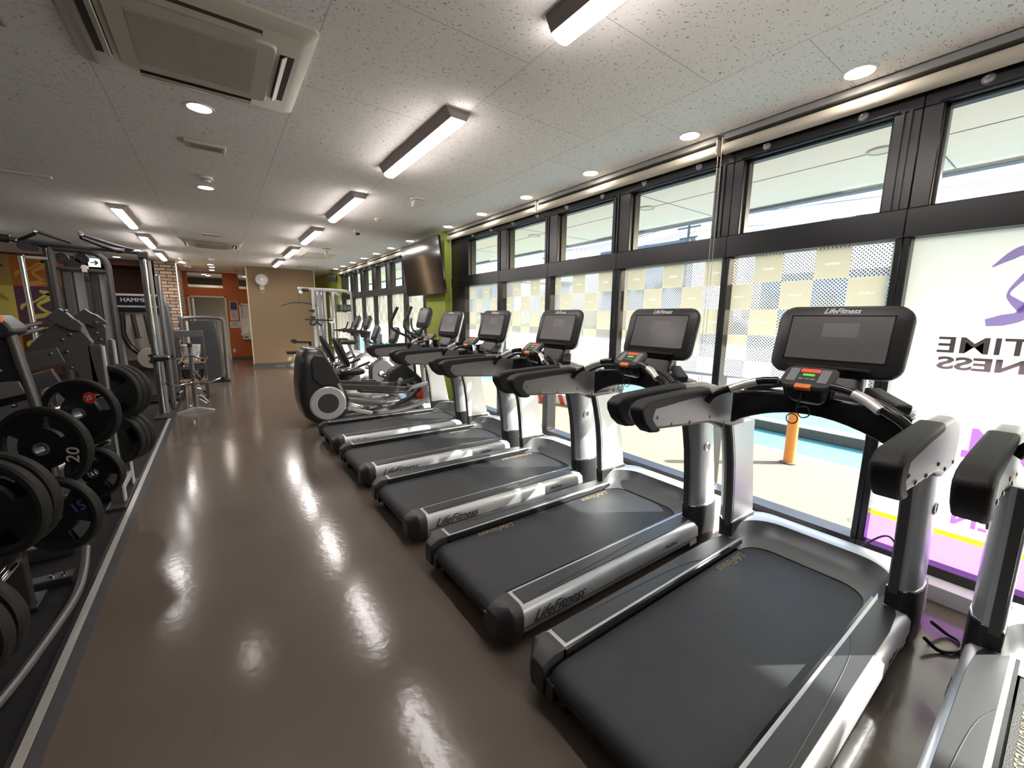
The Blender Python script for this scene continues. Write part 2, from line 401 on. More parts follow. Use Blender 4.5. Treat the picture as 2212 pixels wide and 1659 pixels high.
# window wall: header, sill and green piers
wr = MB(); wr.box(2.98, 3.12, -4.6, 15.6, 2.56, ZC+.1); wr.box(2.98, 3.12, -4.6, 15.6, -.1, .02)
struct(wr.build('wall_right', M_wallwhite, None, smooth=False))
gp = MB(); gp.box(2.84, 3.12, 5.72, 6.42, 0, ZC); struct(gp.build('wall_pier', M_green, None, smooth=False)).name = 'wall_window_pier'
gp = MB(); gp.box(2.84, 3.12, 12.45, 15.6, 0, ZC); struct(gp.build('wall_far_right', M_green, None, smooth=False))
sbox('baseboard_right', M_curb, 2.84, 2.95, -4.5, 5.55, 0, .085, bevel=.004)
sbox('baseboard_far_right', M_curb, 2.84, 2.95, 6.45, 12.4, 0, .085)

# ---- windows.  one structure object per bay, frame / panes / film as its parts
LOW = []; k = 0
def bay(i, uy0, uy1, ly0, ly1, film, y0, y1):
    win = bpy.data.objects.new('window_%d' % i, None); C.objects.link(win); struct(win)
    f = MB(); X0, X1 = 2.955, 3.085
    f.box(X0, X1, y0, y1, 2.454, 2.565); f.box(X0-.012, X1, y0, y1, 1.833, 1.976); f.box(X0-.006, X1, y0, y1, .02, .137)
    f.box(X0, X1, y0, uy0, 1.976, 2.454); f.box(X0, X1, uy1, y1, 1.976, 2.454)
    f.box(X0, X1, y0, ly0, .137, 1.833); f.box(X0, X1, ly1, y1, .137, 1.833)
    fr = f.build('window_frame', M_wfr, win, bevel=.004, seg=1)
    s_ = MB()   # inner sash beads
    for a, b, c, d in ((uy0, uy1, 1.976, 2.454),):
        s_.box(3.0, 3.05, a, a+.014, c, d); s_.box(3.0, 3.05, b-.014, b, c, d); s_.box(3.0, 3.05, a, b, c, c+.014); s_.box(3.0, 3.05, a, b, d-.014, d)
    s_.box(2.944, 2.957, uy0-.075, uy0-.062, 1.976, 2.454)
    s_.box(2.944, 2.957, uy0-.045, uy0-.036, 1.976, 2.454)
    s_.box(2.944, 2.956, uy0-.02, uy1+.02, 2.462, 2.470)
    s_.build('sash', M_wfr, win, smooth=False)
    MB().box(3.030, 3.036, uy0, uy1, 1.976, 2.454).build('glass_pane', M_glass, win, smooth=False)
    MB().box(3.030, 3.036, ly0, ly1, .137, 1.833).build('glass_pane', M_glass, win, smooth=False)
    for yy in (uy0+.13, uy1-.13):
        c_ = MB(); c_.lathe([(0, -.028), (.006, -.03), (.008, -.018), (.020, -.008), (.024, 0)], (2.955, yy, 2.497), 'x', 14)
        c_.T = Matrix.Identity(4)
        c_.build('suction_hook', M_hook, win)
    if film == 'check':
        fm = MB(); fm._add([(3.026, ly0, .995), (3.026, ly1, .995), (3.026, ly1, 1.833), (3.026, ly0, 1.833)], [(0, 1, 2, 3)])
        fm.build('window_film', M_film, win, smooth=False)
    return win
M_hook = mat('clear_hook', (.55, .57, .6), .12, .3)
UY = [(-1.115, -.375), (-.185, .556), (.745, 1.491), (1.688, 2.42), (2.615, 3.345), (3.552, 4.273), (4.485, 5.214)]
UY[1] = (-.19, .556)
LY = [(-1.20, -.33), (-.25, .622), (.684, 1.584), (1.639, 2.498), (2.584, 3.439), (3.526, 4.363), (4.474, 5.315)]
ED = [-1.26, -.29, .653, 1.611, 2.54, 3.48, 4.42, 5.72]
LY = [(-1.20, -.33), (-.25, .601), (.662, 1.532), (1.584, 2.498), (2.584, 3.439), (3.526, 4.363), (4.474, 5.315)]
ED[2] = .632; ED[3] = 1.558
for i in range(7):
    bay(i+1, *UY[i], *LY[i], 'check' if i > 1 else 'sign', ED[i], ED[i+1])
for j in range(6):
    a = 6.83+.925*j
    bay(8+j, a+.03, a+.70, a-.02, a+.80, 'check', a-.10 if j else 6.42, a+.825 if j < 5 else 12.45)

# ---- storefront sign film on the window beside the nearest treadmills
sg = thing('window_sign', 'white window film sign with purple running figure, mirrored lettering and purple band', 'sign', (3.026, 0, 0))
q = MB(); q._add([(0, -.25, .315), (0, .601, .315), (0, .601, 1.833), (0, -.25, 1.833)], [(0, 1, 2, 3)]); q.build('sign_film', M_fwhite, sg, smooth=False)
q = MB(); q.box(-.003, -.001, -.25, .601, .137, .290); q.build('purple_band', M_fpurple, sg, smooth=False)
q = MB(); q.box(-.003, -.001, -.25, .601, .290, .318); q.build('yellow_stripe', M_fyellow, sg, smooth=False)
q = MB()
def blob(q, pts, ws, x=-.002):
    pts = catmull([Vector((0, a, b)) for a, b in pts], 6); n_ = len(pts)
    L, Rr = [], []
    for i, p_ in enumerate(pts):
        t = i/(n_-1)*(len(ws)-1); j = min(int(t), len(ws)-2); wd_ = ws[j]+(ws[j+1]-ws[j])*(t-j)
        d = (pts[min(i+1, n_-1)]-pts[max(i-1, 0)]).normalized(); nn = Vector((0, -d.z, d.y))
        L.append(p_+nn*wd_/2); Rr.append(p_-nn*wd_/2)
    for i in range(n_-1):
        q._add([L[i]+Vector((x, 0, 0)), L[i+1]+Vector((x, 0, 0)), Rr[i+1]+Vector((x, 0, 0)), Rr[i]+Vector((x, 0, 0))], [(0, 1, 2, 3)])
blob(q, [(.17, 1.66), (.215, 1.60), (.246, 1.537), (.225, 1.500), (.185, 1.460)], [.04, .020, .009, .028, .045])
blob(q, [(.300, 1.400), (.250, 1.412), (.200, 1.430), (.180, 1.47), (.10, 1.55), (.05, 1.60)], [.034, .052, .045, .04, .05, .02], -.0045)
q.build('running_figure', M_flilac, sg, smooth=False)
q = MB(); blob(q, [(.312, 1.662), (.262, 1.705), (.222, 1.728), (.17, 1.70), (.11, 1.655)], [.006, .036, .045, .035, .01]); q.build('figure_arm', M_flilac, sg, smooth=False)
q = MB(); blob(q, [(.07, 1.76), (.03, 1.75), (0, 1.72)], [.03, .05, .03]); q.build('figure_head', M_flilac, sg, smooth=False)
yzm = lambda y, z: face_mat((-.004, y, z), (0, -1, 0), (0, 0, 1))
t1 = text('lettering', 'ANYTIME', .112, M_fdark, sg, yzm(.450, 1.283), mirror=True, align='RIGHT', extrude=0, shear=0, bold=.0015, sx=1.3)
t2 = text('lettering', 'FITNESS', .085, M_fdark, sg, yzm(.440, 1.192), mirror=True, align='RIGHT', extrude=0, bold=.003, sx=1.6)
t3 = text('lettering', 'R', .019, M_fdark, sg, yzm(.466, 1.177), mirror=True, extrude=0)
q = MB(); q.lathe([(.0125, 0), (.0140, 0)], (-.004, .466, 1.177), 'x', 28); q.build('registered_ring', M_fdark, sg, smooth=False)
t4 = text('lettering', '24', .31, M_fnum, sg, yzm(.300, .755), mirror=True, align='RIGHT', extrude=0, bold=.006)
t5 = text('lettering', 'HOURS OPEN', .13, M_fnum, sg, yzm(.295, .41), mirror=True, align='RIGHT', extrude=0, bold=.003)
t6 = text('window_lettering', 'C', .03, mat('teal_print', (.02, .45, .45), .5), None, face_mat((3.02, .69, .21), (0, -1, 0), (0, 0, 1)), extrude=0)
tag(t6, 'tiny teal letter sticker low on the clear glass left of the sign', 'sticker')
# small paper notice stuck to the furthest near-side window
pn = thing('window_notice', 'small dark framed paper notice taped on the checkered window by the green pier', 'notice', (3.02, 4.93, 1.37))
MB().box(-.004, 0, -.055, .055, -.085, .085).build('paper', mat('notice_paper', (.25, .22, .17), .7), pn, smooth=False)
MB().box(-.006, -.004, -.055, .055, .065, .085).build('heading', mat('notice_head', (.04, .04, .08), .6), pn, smooth=False)
for i, (y_, z_, lab) in enumerate(((2.60, 1.55, ''),)): pass

# ---- roller blinds
def blind(y0, y1, lab):
    t = thing('roller_blind', lab, 'blind', (2.90, (y0+y1)/2, 2.55), group='rolled-up window blinds'); h = (y1-y0)/2
    b = MB(); b.cyl((0, -h, -.008), (0, h, -.008), .034, seg=20); b.build('fabric_roll', M_blind, t)
    b = MB(); b.prism([(-.022, .045), (-.022, .082), (.05, .082), (.05, .045)], -h, h, 'y'); b.build('head_rail', M_chromegrey, t, bevel=.003)
    b = MB(); b.box(-.03, .03, -h-.006, -h+.004, -.04, .06); b.box(-.03, .03, h-.004, h+.006, -.04, .06); b.build('bracket', M_offw, t, bevel=.004)
    return t
M_chromegrey = mat('rail_grey', (.30, .30, .29), .55)
blind(-2.2, 1.61, 'cream roller blind rolled up above the nearest windows, over the sign')
blind(1.65, 3.58, 'middle cream roller blind rolled up above the checkered windows')
blind(3.62, 5.70, 'cream roller blind rolled up against the green pier, near side')
blind(6.45, 9.6, 'cream roller blind rolled up behind the wall television')
blind(9.64, 12.42, 'furthest cream roller blind rolled up by the black speaker')
def chain(y, zb, lab):
    b = MB()
    for dy in (-.012, .012):
        z_ = 2.52
        while z_ > zb:
            b.obox((0, dy, z_), (.0045, .0045, .0075)); z_ -= .012
    b.tube([(0, -.012, zb), (0, 0, zb-.012), (0, .012, zb)], .002, 6)
    o = b.build('blind_chain', M_offw, None, smooth=False); o.location = (2.885, y, 0)
    tag(o, lab, 'blind chain', 'beaded chains of the roller blinds')
chain(1.63, .55, 'beaded blind chain hanging before the window mullion behind the second treadmill')
chain(5.62, .45, 'beaded blind chain hanging beside the near green pier')
chain(10.5, 1.2, 'beaded blind chain hanging before the far windows')

# ---- far walls
MB0 = MB()
ow = MB(); Y0, Y1 = 15.6, 15.75
for a in ((-.70, -.611, 0, 1.9), (-.70, -.594, 1.9, ZC), (-.594, .252, 2.61, ZC), (.273, .64, 0, 1.9), (.252, .66, 2.18, ZC),
          (.64, 1.3, 0, .79), (.64, 3.12, 1.70, 2.18), (1.3, 3.12, 0, 1.7), (.66, 1.45, 2.62, ZC), (1.45, 3.12, 2.18, ZC)):
    ow.box(a[0], a[1], Y0, Y1, a[2], a[3])
ow.box(-.594, .64, Y0, Y1, 1.9, 2.18)
struct(ow.build('wall_front', M_orangew, None, smooth=False))
ww = MB(); ww.box(-3, 3.1, 18.4, 18.5, 0, ZC); struct(ww.build('wall_far', mat('grey_far_wall', (.20, .19, .16), .8), None, smooth=False))
sbox('wall_room_behind', M_wallwhite, -1.6, -1.5, 15.6, 18.5, 0, ZC)
hd = MB(); hd.box(-1.5, 1.9, 17.2, 18.4, 2.20, 2.34); struct(hd.build('trim_3', M_trimw, None, smooth=False))
dr = bpy.data.objects.new('door_1', None); C.objects.link(dr); struct(dr)
f = MB(); f.box(-.641, -.601, 15.56, 15.78, 0, 1.93); f.box(.263, .303, 15.56, 15.78, 0, 1.93); f.box(-.641, .303, 15.56, 15.78, 1.895, 1.93)
f.build('door_frame', M_trimw, dr, smooth=False)
f = MB(); f.box(-.56, -.53, 15.9, 16.7, 0, 1.88); f.build('door_leaf', M_trimw, dr, smooth=False)
for i, (a, b) in enumerate(((-.594, .252), (.66, 1.45))):
    wn = bpy.data.objects.new('window_%d' % (14+i), None); C.objects.link(wn); struct(wn)
    MB().box(a, b, 15.66, 15.67, 2.18, 2.62).build('glass_pane', M_glass, wn, smooth=False)
wn = bpy.data.objects.new('window_16', None); C.objects.link(wn); struct(wn)
f = MB(); f.box(.615, .66, 15.55, 15.78, .76, 1.73); f.box(1.28, 1.32, 15.55, 15.78, .76, 1.73); f.box(.615, 1.32, 15.55, 15.78, 1.69, 1.73); f.box(.60, 1.33, 15.48, 15.78, .74, .79); f.box(.64, 1.3, 15.6, 15.7, 1.28, 1.69)
f.build('window_frame', M_white, wn, smooth=False)
# mural wall, dark recess, stone pillar
mw = bpy.data.objects.new('wall_mural', None); C.objects.link(mw); struct(mw)
YM = 13.5
MB().box(-7.2, -2.62, YM, YM+.1, 0, ZC).build('wall_panel', M_darkred, mw, smooth=False)
def panel(x0, x1, z0, z1, m): MB().box(x0, x1, YM-.012, YM, z0, z1).build('painted_panel', m, mw, smooth=False)
rows = [(1.95, 2.60), (1.13, 1.95), (.31, 1.13)]
for k, x1 in enumerate((-2.66, -3.47, -4.28, -5.09, -5.90)):
    for j, (a, b) in enumerate(rows):
        panel(x1-.81, x1, a, b, ((M_ora, M_tan)[k % 2], (M_pur, M_yel)[k % 2], (M_darkred, M_ora)[k % 2])[j])
def fig(cx, cz, m, s_=1.0):
    q = MB()
    q.T = Matrix.Translation((cx, YM-.016, cz)) @ Matrix.Rotation(-PI/2, 4, 'Z') @ Matrix.Scale(s_, 4)
    blob(q, [(-.05, .30), (.06, .26), (.13, .20)], [.05, .10, .03], 0)
    blob(q, [(.30, .08), (.20, .17), (.10, .24), (-.02, .17), (-.16, .06), (-.28, .02)], [.02, .10, .06, .05, .03, .02], .0)
    blob(q, [(.16, .20), (.02, .10), (-.10, .0), (-.02, -.12), (.10, -.20), (-.02, -.22), (-.2, -.26)], [.10, .08, .05, .06, .05, .09, .10], 0)
    blob(q, [(-.25, .05), (-.33, -.02), (-.36, -.10)], [.02, .07, .03], 0)
    q.T = Matrix.Identity(4)
    return q.build('painted_figure', m, mw, smooth=False)
def figm(*a, **k):
    o = fig(*a, **k); return o
figm(-3.05, 1.55, M_yel); figm(-3.05, 2.25, M_orac); figm(-3.05, .75, M_yel)
figm(-3.86, 1.55, M_tan); figm(-3.86, 2.25, M_pur); figm(-4.7, 1.55, M_yel)
dw = MB(); dw.box(-2.62, -1.10, 14.2, 14.3, 0, ZC); dw.box(-2.62, -2.58, YM, 14.2, 0, ZC); dw.box(-2.62, -1.1, 13.4, 14.2, 2.50, ZC)
struct(dw.build('wall_recess', M_darkred, None, smooth=False))
MB2 = MB(); MB2.box(-1.10, -.70, 13.1, 15.6, 0, ZC); struct(MB2.build('wall_stone_pillar', M_stone, None, smooth=False))
l_ = MB(); l_.box(-.700, -.690, 13.26, 13.275, .1, ZC-.03); o = l_.build('led_strip', M_led, None, smooth=False)
tag(o, 'warm glowing vertical LED strip on the stacked stone pillar', 'light strip')
# brown partition
bw = bpy.data.objects.new('wall_partition', None); C.objects.link(bw); struct(bw)
MB().box(.745, 2.34, 12.95, 13.10, 0, ZC).build('wall_panel', M_brown, bw, smooth=False)
f = MB(); f.box(.725, .745, 12.935, 13.115, 0, ZC); f.box(2.34, 2.362, 12.935, 13.115, 0, ZC); f.build('end_trim', M_trimw, bw, smooth=False)
f = MB(); f.box(.728, 2.36, 12.93, 12.95, 0, .09); f.build('baseboard', M_base, bw, smooth=False)
f = MB(); f.box(.303, .64, 15.585, 15.6, 0, .07); f.box(.64, 2.8, 15.585, 15.6, 0, .07); struct(f.build('baseboard_front', M_base, None, smooth=False))

# ================================================================== CEILING FIXTURES
def area(parent, loc, sx, sy, e, col, spread=150):
    d = bpy.data.lights.new('lamp_light', 'AREA'); d.shape = 'RECTANGLE'; d.size = sx; d.size_y = sy; d.energy = e; d.color = col; d.spread = R(spread)
    o = bpy.data.objects.new('lamp_light', d); C.objects.link(o); o.parent = parent; o.location = loc; return o
def batten():
    t = thing('batten_light', 'x', 'ceiling light')
    b = MB(); b.prism([(-.085, 0), (.085, 0), (.052, -.055), (-.052, -.055)], -.62, .62, 'y'); b.build('housing', M_battenbody, t)
    b = MB(); b.prism([(-.046, -.045), (.046, -.045), (.044, -.066), (.028, -.078), (0, -.082), (-.028, -.078), (-.044, -.066)], -.615, .615, 'y'); b.build('diffuser', M_tube, t)
    return t
M_battenbody = mat('batten_body', (.30, .26, .25), .45)
bt = batten()
BL = [(1.30, .87, 'nearest'), (1.30, 3.02, ''), (1.30, 5.14, ''), (1.30, 7.22, ''), (1.30, 9.30, ''), (1.30, 11.35, ''),
      (-.83, 7.33, ''), (-.83, 9.48, ''), (-.83, 11.63, ''), (-3.0, 5.14, ''), (-3.0, 9.3, '')]
LB = ['nearest batten light of the right row, cut off by the top of the picture', 'second batten light of the right row, between the air conditioner and windows',
      'third batten light of the right row, beyond the long glowing one', 'fourth batten light of the right row', 'fifth batten light of the right row, small and far',
      'furthest batten light of the right row, just before the brown partition', 'nearest batten light of the left row, above the cable frame',
      'middle batten light of the left row', 'furthest batten light of the left row, before the stone pillar',
      'batten light far left, mostly hidden outside the picture', 'batten light at the left picture edge behind the pull-up bar']
for i, (x, y, _) in enumerate(BL):
    o = bt if i == 0 else copy_tree(bt)
    o.location = (x, y, ZC); o['label'] = LB[i]; o['group'] = 'batten ceiling lights'
def downlight():
    t = thing('downlight', 'x', 'ceiling light')
    b = MB(); b.lathe([(.062, .0), (.062, -.006), (.074, -.006), (.076, 0)], seg=28); b.build('trim_ring', M_white, t)
    b = MB(); b.cyl((0, 0, -.003), (0, 0, -.001), .062, seg=28); b.build('lens', M_down, t)
    return t
dl = downlight()
DL = [(2.735, y) for y in (-.07, .85, 1.77, 2.69, 3.60, 4.49, 5.39, 6.78, 7.70, 8.56, 9.43, 10.33, 11.25, 12.04)]+[(.025, 3.33), (.025, 5.29), (.0, 13.2), (.02, 13.9), (.02, 14.8), (-2.0, 12.2), (-1.7, 12.9), (-.2, 16.6), (-.1, 17.0), (.9, 16.6)]
DLL = ['round downlight over the windows just behind the camera position', 'round downlight over the nearest treadmill window, largest in its row', 'round downlight in the window row, second from the right edge',
       'round downlight in the window row, above the third treadmill', 'round downlight in the window row, above the fourth treadmill', 'round downlight in the window row, above the fifth treadmill', 'round downlight right before the television and green pier',
       'round downlight just beyond the television', 'second round downlight beyond the television', 'third round downlight beyond the television', 'fourth round downlight beyond the television',
       'fifth round downlight beyond the television', 'sixth round downlight beyond the television', 'last round downlight in the window row, beside the black speaker',
       'large round downlight beside the near ceiling air conditioner', 'round downlight just behind the white smoke detector', 'round downlight before the orange wall, nearer of three',
       'round downlight before the orange wall, middle of three', 'round downlight before the orange wall, furthest of three', 'warm round downlight seen through the cable frame, left one', 'warm round downlight seen through the cable frame, right one', 'small round light seen through the clerestory over the doorway, nearer one', 'small round light seen through the clerestory over the doorway, further one', 'small round light in the room behind the orange wall, right of the doorway']
for i, (x, y) in enumerate(DL):
    o = dl if i == 0 else copy_tree(dl)
    o.location = (x, y, ZC); o['label'] = DLL[i]; o['group'] = 'round ceiling downlights'
# cassette air conditioner
def aircon():
    t = thing('ceiling_air_conditioner', 'x', 'air conditioner')
    b = MB(); b.rings([[Vector((x, y, 0)) for x, y in rrect(.90, .90, .03)], [Vector((x, y, -.012)) for x, y in rrect(.90, .90, .03)], [Vector((x, y, -.042)) for x, y in rrect(.80, .80, .04)]])
    b.build('face_panel', M_offw, t)
    b = MB(); b.rings([[Vector((x, y, -.042)) for x, y in rrect(.60, .60, .03)], [Vector((x, y, -.052)) for x, y in rrect(.585, .585, .03)]]); g = b.build('intake_grille', M_offw, t)
    b = MB()
    b.box(-.225, .225, -.225, .225, -.0535, -.052); m_ = b.build('mesh_filter', M_vent, g, smooth=False)
    b = MB()
    for i in range(56): b.box(-.225, .225, -.222+i*.008, -.2195+i*.008, -.0555, -.0535)
    b.build('grille_bars', M_offw, g, smooth=False)
    for k in range(4):
        Rz = Matrix.Rotation(k*PI/2, 4, 'Z')
        b = MB(); b.T = Rz; b.box(-.235, .235, .318, .375, -.0450, -.030); b.build('outlet_slot', M_black, t, smooth=False)
        b = MB(); b.T = Rz @ Matrix.Translation((0, .343, -.044)) @ Matrix.Rotation(R(38 if k != 2 else 12), 4, 'X'); b.box(-.232, .232, -.027, .027, -.003, .003); b.build('louver', M_offw, t, bevel=.002)
    return t
ac = aircon(); ac.location = (.03, 2.60, ZC); ac['label'] = 'large cream ceiling air conditioner cassette overhead, nearest the camera'; ac['group'] = 'ceiling air conditioner cassettes'
a2 = copy_tree(ac); a2.location = (.04, 9.22, ZC); a2['label'] = 'small-looking far ceiling air conditioner cassette beyond the vents'
a2 = copy_tree(ac); a2.location = (.95, 14.3, ZC); a2['label'] = 'furthest ceiling air conditioner cassette, half hidden by the brown partition'
def vent(name, x, y, lab):
    t = thing('ceiling_vent', lab, 'vent', (x, y, ZC), group='small ceiling vents')
    b = MB(); b.box(-.125, .125, -.07, .07, -.022, 0); b.build('vent_frame', M_offw, t, bevel=.006)
    b = MB(); b.box(-.085, .105, -.042, .042, -.0232, -.021); b.build('opening', M_black, t, smooth=False)
    b = MB()
    for i in range(12): b.box(-.085+i*.0165, -.082+i*.0165, -.042, .042, -.026, -.0232)
    for i in range(4): b.box(-.085, .105, -.036+i*.022, -.034+i*.022, -.0262, -.0235)
    b.build('grille', M_offw, t, smooth=False)
vent('v', .04, 4.0, 'rectangular white ceiling vent between the two round downlights')
vent('v', .05, 8.22, 'rectangular ceiling vent just before the far air conditioner')
def detector(x, y, lab, m, r=.055):
    t = thing('smoke_detector', lab, 'smoke detector', (x, y, ZC), group='ceiling smoke detectors')
    b = MB(); b.lathe([(0, -.045*r/.055), (r*.6, -.043*r/.055), (r*.72, -.025), (r, -.02), (r, 0), (0, 0)], seg=24); b.build('detector_body', m, t)
    b = MB(); b.lathe([(r*.73, -.027), (r*.8, -.030), (r*.8, -.024), (r*.73, -.022)], seg=24); b.build('sensor_ring', M_vent, t)
M_cream = mat('cream_plastic', (.62, .54, .36), .5)
detector(.03, 4.91, 'white smoke detector beside the second round downlight', M_white)
detector(1.81, 5.55, 'cream yellowish heat detector near the dome camera', M_cream, .05)
detector(.03, 11.83, 'far white smoke detector before the orange wall', M_white)
t = thing('dome_camera', 'small white dome security camera with black eye on ceiling', 'security camera', (1.79, 6.44, ZC))
b = MB(); b.lathe([(.055, 0), (.052, -.03), (.04, -.045), (0, -.046)], seg=24); b.build('housing', M_white, t)
b = MB(); b.lathe([(.034, -.044), (.032, -.06), (.02, -.073), (0, -.077)], (.0, -.012, 0), seg=20); b.build('dome', M_gloss, t)
t = thing('ceiling_sensor', 'white angular sensor housing on the ceiling, beyond the long batten light', 'sensor', (1.86, 4.37, ZC))
b = MB(); b.cyl((0, 0, 0), (0, 0, -.018), .075, seg=28); b.build('mounting_disc', M_white, t)
b = MB(); b.prism([(-.055, -.018), (.06, -.018), (.06, -.075), (-.01, -.080), (-.04, -.05)], -.05, .05, 'x'); b.build('sensor_head', M_white, t, bevel=.006)
b = MB(); b.box(-.045, .045, -.062, -.054, -.075, -.024); b.build('sensor_face', M_offw, t, bevel=.002)
t = thing('track_camera', 'small cream camera hanging on a ceiling arm beyond the dome camera', 'camera', (1.80, 8.56, ZC))
b = MB(); b.box(-.07, .07, -.02, .02, -.012, 0); b.tube([(0, 0, -.01), (0, 0, -.07), (.01, -.02, -.09)], .007, 8); b.build('arm', M_vent, t)
b = MB(); b.cyl((-.01, .02, -.07), (.03, -.06, -.17), .024, seg=14); b.cyl((-.02, .01, -.1), (-.01, -.02, -.2), .01, seg=10); b.build('camera_body', M_cream, t)
t = thing('access_panel', 'thin dark-edged square access panel in the ceiling beside the fifth batten light', 'access panel', (1.86, 9.7, ZC))
b = MB()
for a in ((-.27, .27, -.38, -.365), (-.27, .27, .365, .38), (-.27, -.258, -.38, .38), (.258, .27, -.38, .38)): b.box(*a, -.006, 0)
b.build('panel_rim', M_vent, t, smooth=False)
MB().box(-.258, .258, -.365, .365, -.004, 0).build('panel_plate', M_wallwhite, t, smooth=False)
t = thing('access_panel', 'far square access panel in the ceiling near the brown partition', 'access panel', (2.05, 12.0, ZC))
MB().box(-.25, .25, -.3, .3, -.006, 0).build('panel_plate', M_wallwhite, t, bevel=.003)
t = thing('ceiling_rail', 'thin grey rail on the left part of the ceiling', 'rail', (-2.2, 5.77, ZC))
b = MB(); b.box(-1.1, 1.06, -.02, .02, -.02, 0); b.build('rail_bar', M_offw, t, bevel=.004)
b = MB(); b.box(1.06, 1.075, -.022, .022, -.024, 0); b.build('end_cap', M_white, t, bevel=.003)
t = thing('ceiling_air_outlet', 'grey edge of a vent at the top left corner of the ceiling', 'vent', (-.98, 2.62, ZC))
b = MB(); b.box(-.35, .35, -.35, .30, -.02, 0); b.build('outlet_plate', M_vent, t, bevel=.006)
for (x, y, lab) in ((-.66, 12.2, 'white bullet security camera on ceiling before the stone pillar, upper one'), (-.62, 13.0, 'white bullet security camera on ceiling before the stone pillar, lower one')):
    t = thing('bullet_camera', lab, 'security camera', (x+.12, y, ZC))
    b = MB(); b.cyl((0, 0, 0), (0, 0, -.03), .04, seg=16); b.cyl((0, 0, -.02), (.03, -.02, -.07), .012, seg=8); b.build('mount', M_white, t)
    b = MB(); b.cyl((-.02, .02, -.08), (.09, -.08, -.11), .028, seg=14); b.build('camera_body', M_white, t)
# speaker
t = thing('ceiling_speaker', 'black speaker hanging from the ceiling beside the far green wall', 'speaker', (2.70, 12.35, ZC))
b = MB(); b.cyl((0, 0, 0), (0, 0, -.14), .012, seg=8); b.box(-.05, .05, -.03, .03, -.012, 0); b.build('bracket', M_black, t)
b = MB(); b.T = Matrix.Translation((0, 0, -.22)) @ Matrix.Rotation(R(-30), 4, 'Z') @ Matrix.Rotation(R(18), 4, 'X'); b.box(-.125, .125, -.08, .09, -.08, .08); b.build('cabinet', M_black, t, bevel=.02)
b = MB(); b.T = Matrix.Translation((0, 0, -.22)) @ Matrix.Rotation(R(-30), 4, 'Z') @ Matrix.Rotation(R(18), 4, 'X'); b.box(-.115, .115, -.088, -.08, -.07, .07); b.build('grille', M_dark, t, bevel=.004)
# wall fan
t = thing('wall_fan', 'white round wall-mounted fan on the brown partition', 'fan', (1.058, 12.95, 2.30))
b = MB()
for k in range(28):
    a = 2*PI*k/28; b.tube([(.03*math.cos(a), -.20, .03*math.sin(a)), (.10*math.cos(a), -.195, .10*math.sin(a)), (.145*math.cos(a), -.165, .145*math.sin(a)), (.12*math.cos(a), -.11, .12*math.sin(a)), (.04*math.cos(a), -.09, .04*math.sin(a))], .0022, 5)
for rr, yy in ((.145, -.165), (.10, -.195)): b.tube([(rr*math.cos(2*PI*k/32), yy, rr*math.sin(2*PI*k/32)) for k in range(33)], .0045 if rr > .12 else .0025, 6)
b.build('wire_guard', M_white, t)
b = MB()
for k in range(5):
    a0 = 2*PI*k/5; r_ = []
    for j in range(7):
        rr = .03+.1*j/6; wd_ = .25+.35*j/6
        r_.append([Vector((rr*math.cos(a0-wd_+u*.1), -.15+.02*(u/12-.5), rr*math.sin(a0-wd_+u*.1))) for u in range(0, 13, 3)])
    b.strip(r_)
b.build('fan_blades', M_white, t)
b = MB(); b.cyl((0, -.2, 0), (0, -.205, 0), .035, seg=20); b.cyl((0, -.11, 0), (0, -.02, 0), .05, .035, seg=20); b.build('hub', M_white, t)
b = MB(); b.tube([(0, -.05, -.02), (0, -.05, -.12), (0, -.03, -.2)], .022, 10); b.box(-.055, .055, -.045, 0, -.26, -.14); b.build('wall_arm', M_offw, t, bevel=.008)
b = MB(); b.tube([(-.02, -.05, -.26), (-.02, -.05, -.30)], .002, 6); b.tube([(.02, -.05, -.26), (.03, -.05, -.30)], .002, 6); b.lathe([(0, -.02), (.014, 0), (0, .02)], (-.02, -.05, -.32), 'z', 10); b.lathe([(0, -.02), (.014, 0), (0, .02)], (.03, -.05, -.32), 'z', 10)
b.build('pull_cord', M_white, t)
# exit sign, posters, outlet
t = thing('exit_sign', 'white exit sign with green arrow pointing right on the dark wall', 'sign', (-2.15, 13.38, 2.52))
MB().box(-.10, .10, -.02, .0, -.095, .095).build('sign_board', mat('sign_white', (.7, .72, .72), .5, emit=(.9, 1, .95), es=.5), t, bevel=.004)
q = MB(); q.prism([(-.06, .012), (.02, .012), (-.005, .05), (.03, .05), (.075, 0), (.03, -.05), (-.005, -.05), (.02, -.012), (-.06, -.012)], -.024, -.0205, 'y'); q.build('arrow', mat('sign_green', (.0, .22, .10), .5), t, smooth=False)
def poster(x0, x1, z0, z1, m, lab, lines):
    t = thing('poster', lab, 'poster', ((x0+x1)/2, 15.598, (z0+z1)/2), group='papers on the orange wall'); a, c = (x1-x0)/2, (z1-z0)/2
    MB().box(-a, a, -.006, 0, -c, c).build('sheet_border', M_white, t, smooth=False)
    MB().box(-a+.015, a-.015, -.008, -.006, -c+.015, c-.015).build('print', m, t, smooth=False)
    b = MB()
    for k in range(lines): b.box(-a*.7, a*(.7-.25*(k % 2)), -.0095, -.008, c*.6-k*2*c*.62/lines, c*.6-k*2*c*.62/lines+.010)
    b.build('text_lines', M_key, t, smooth=False)
poster(.371, .575, 1.521, 1.798, mat('poster_navy', (.02, .03, .09), .5), 'dark blue poster, topmost on the orange wall', 2)
poster(.367, .572, 1.21, 1.492, mat('poster_pink', (.62, .52, .50), .6), 'pale notice with small print, middle of the papers on the orange wall', 6)
poster(.340, .608, .975, 1.171, mat('poster_white', (.66, .62, .60), .6), 'wide pale notice with dark heading, lowest on the orange wall', 5)
t = thing('wall_outlet', 'white wall outlet low on the orange wall', 'outlet', (.386, 15.598, .27))
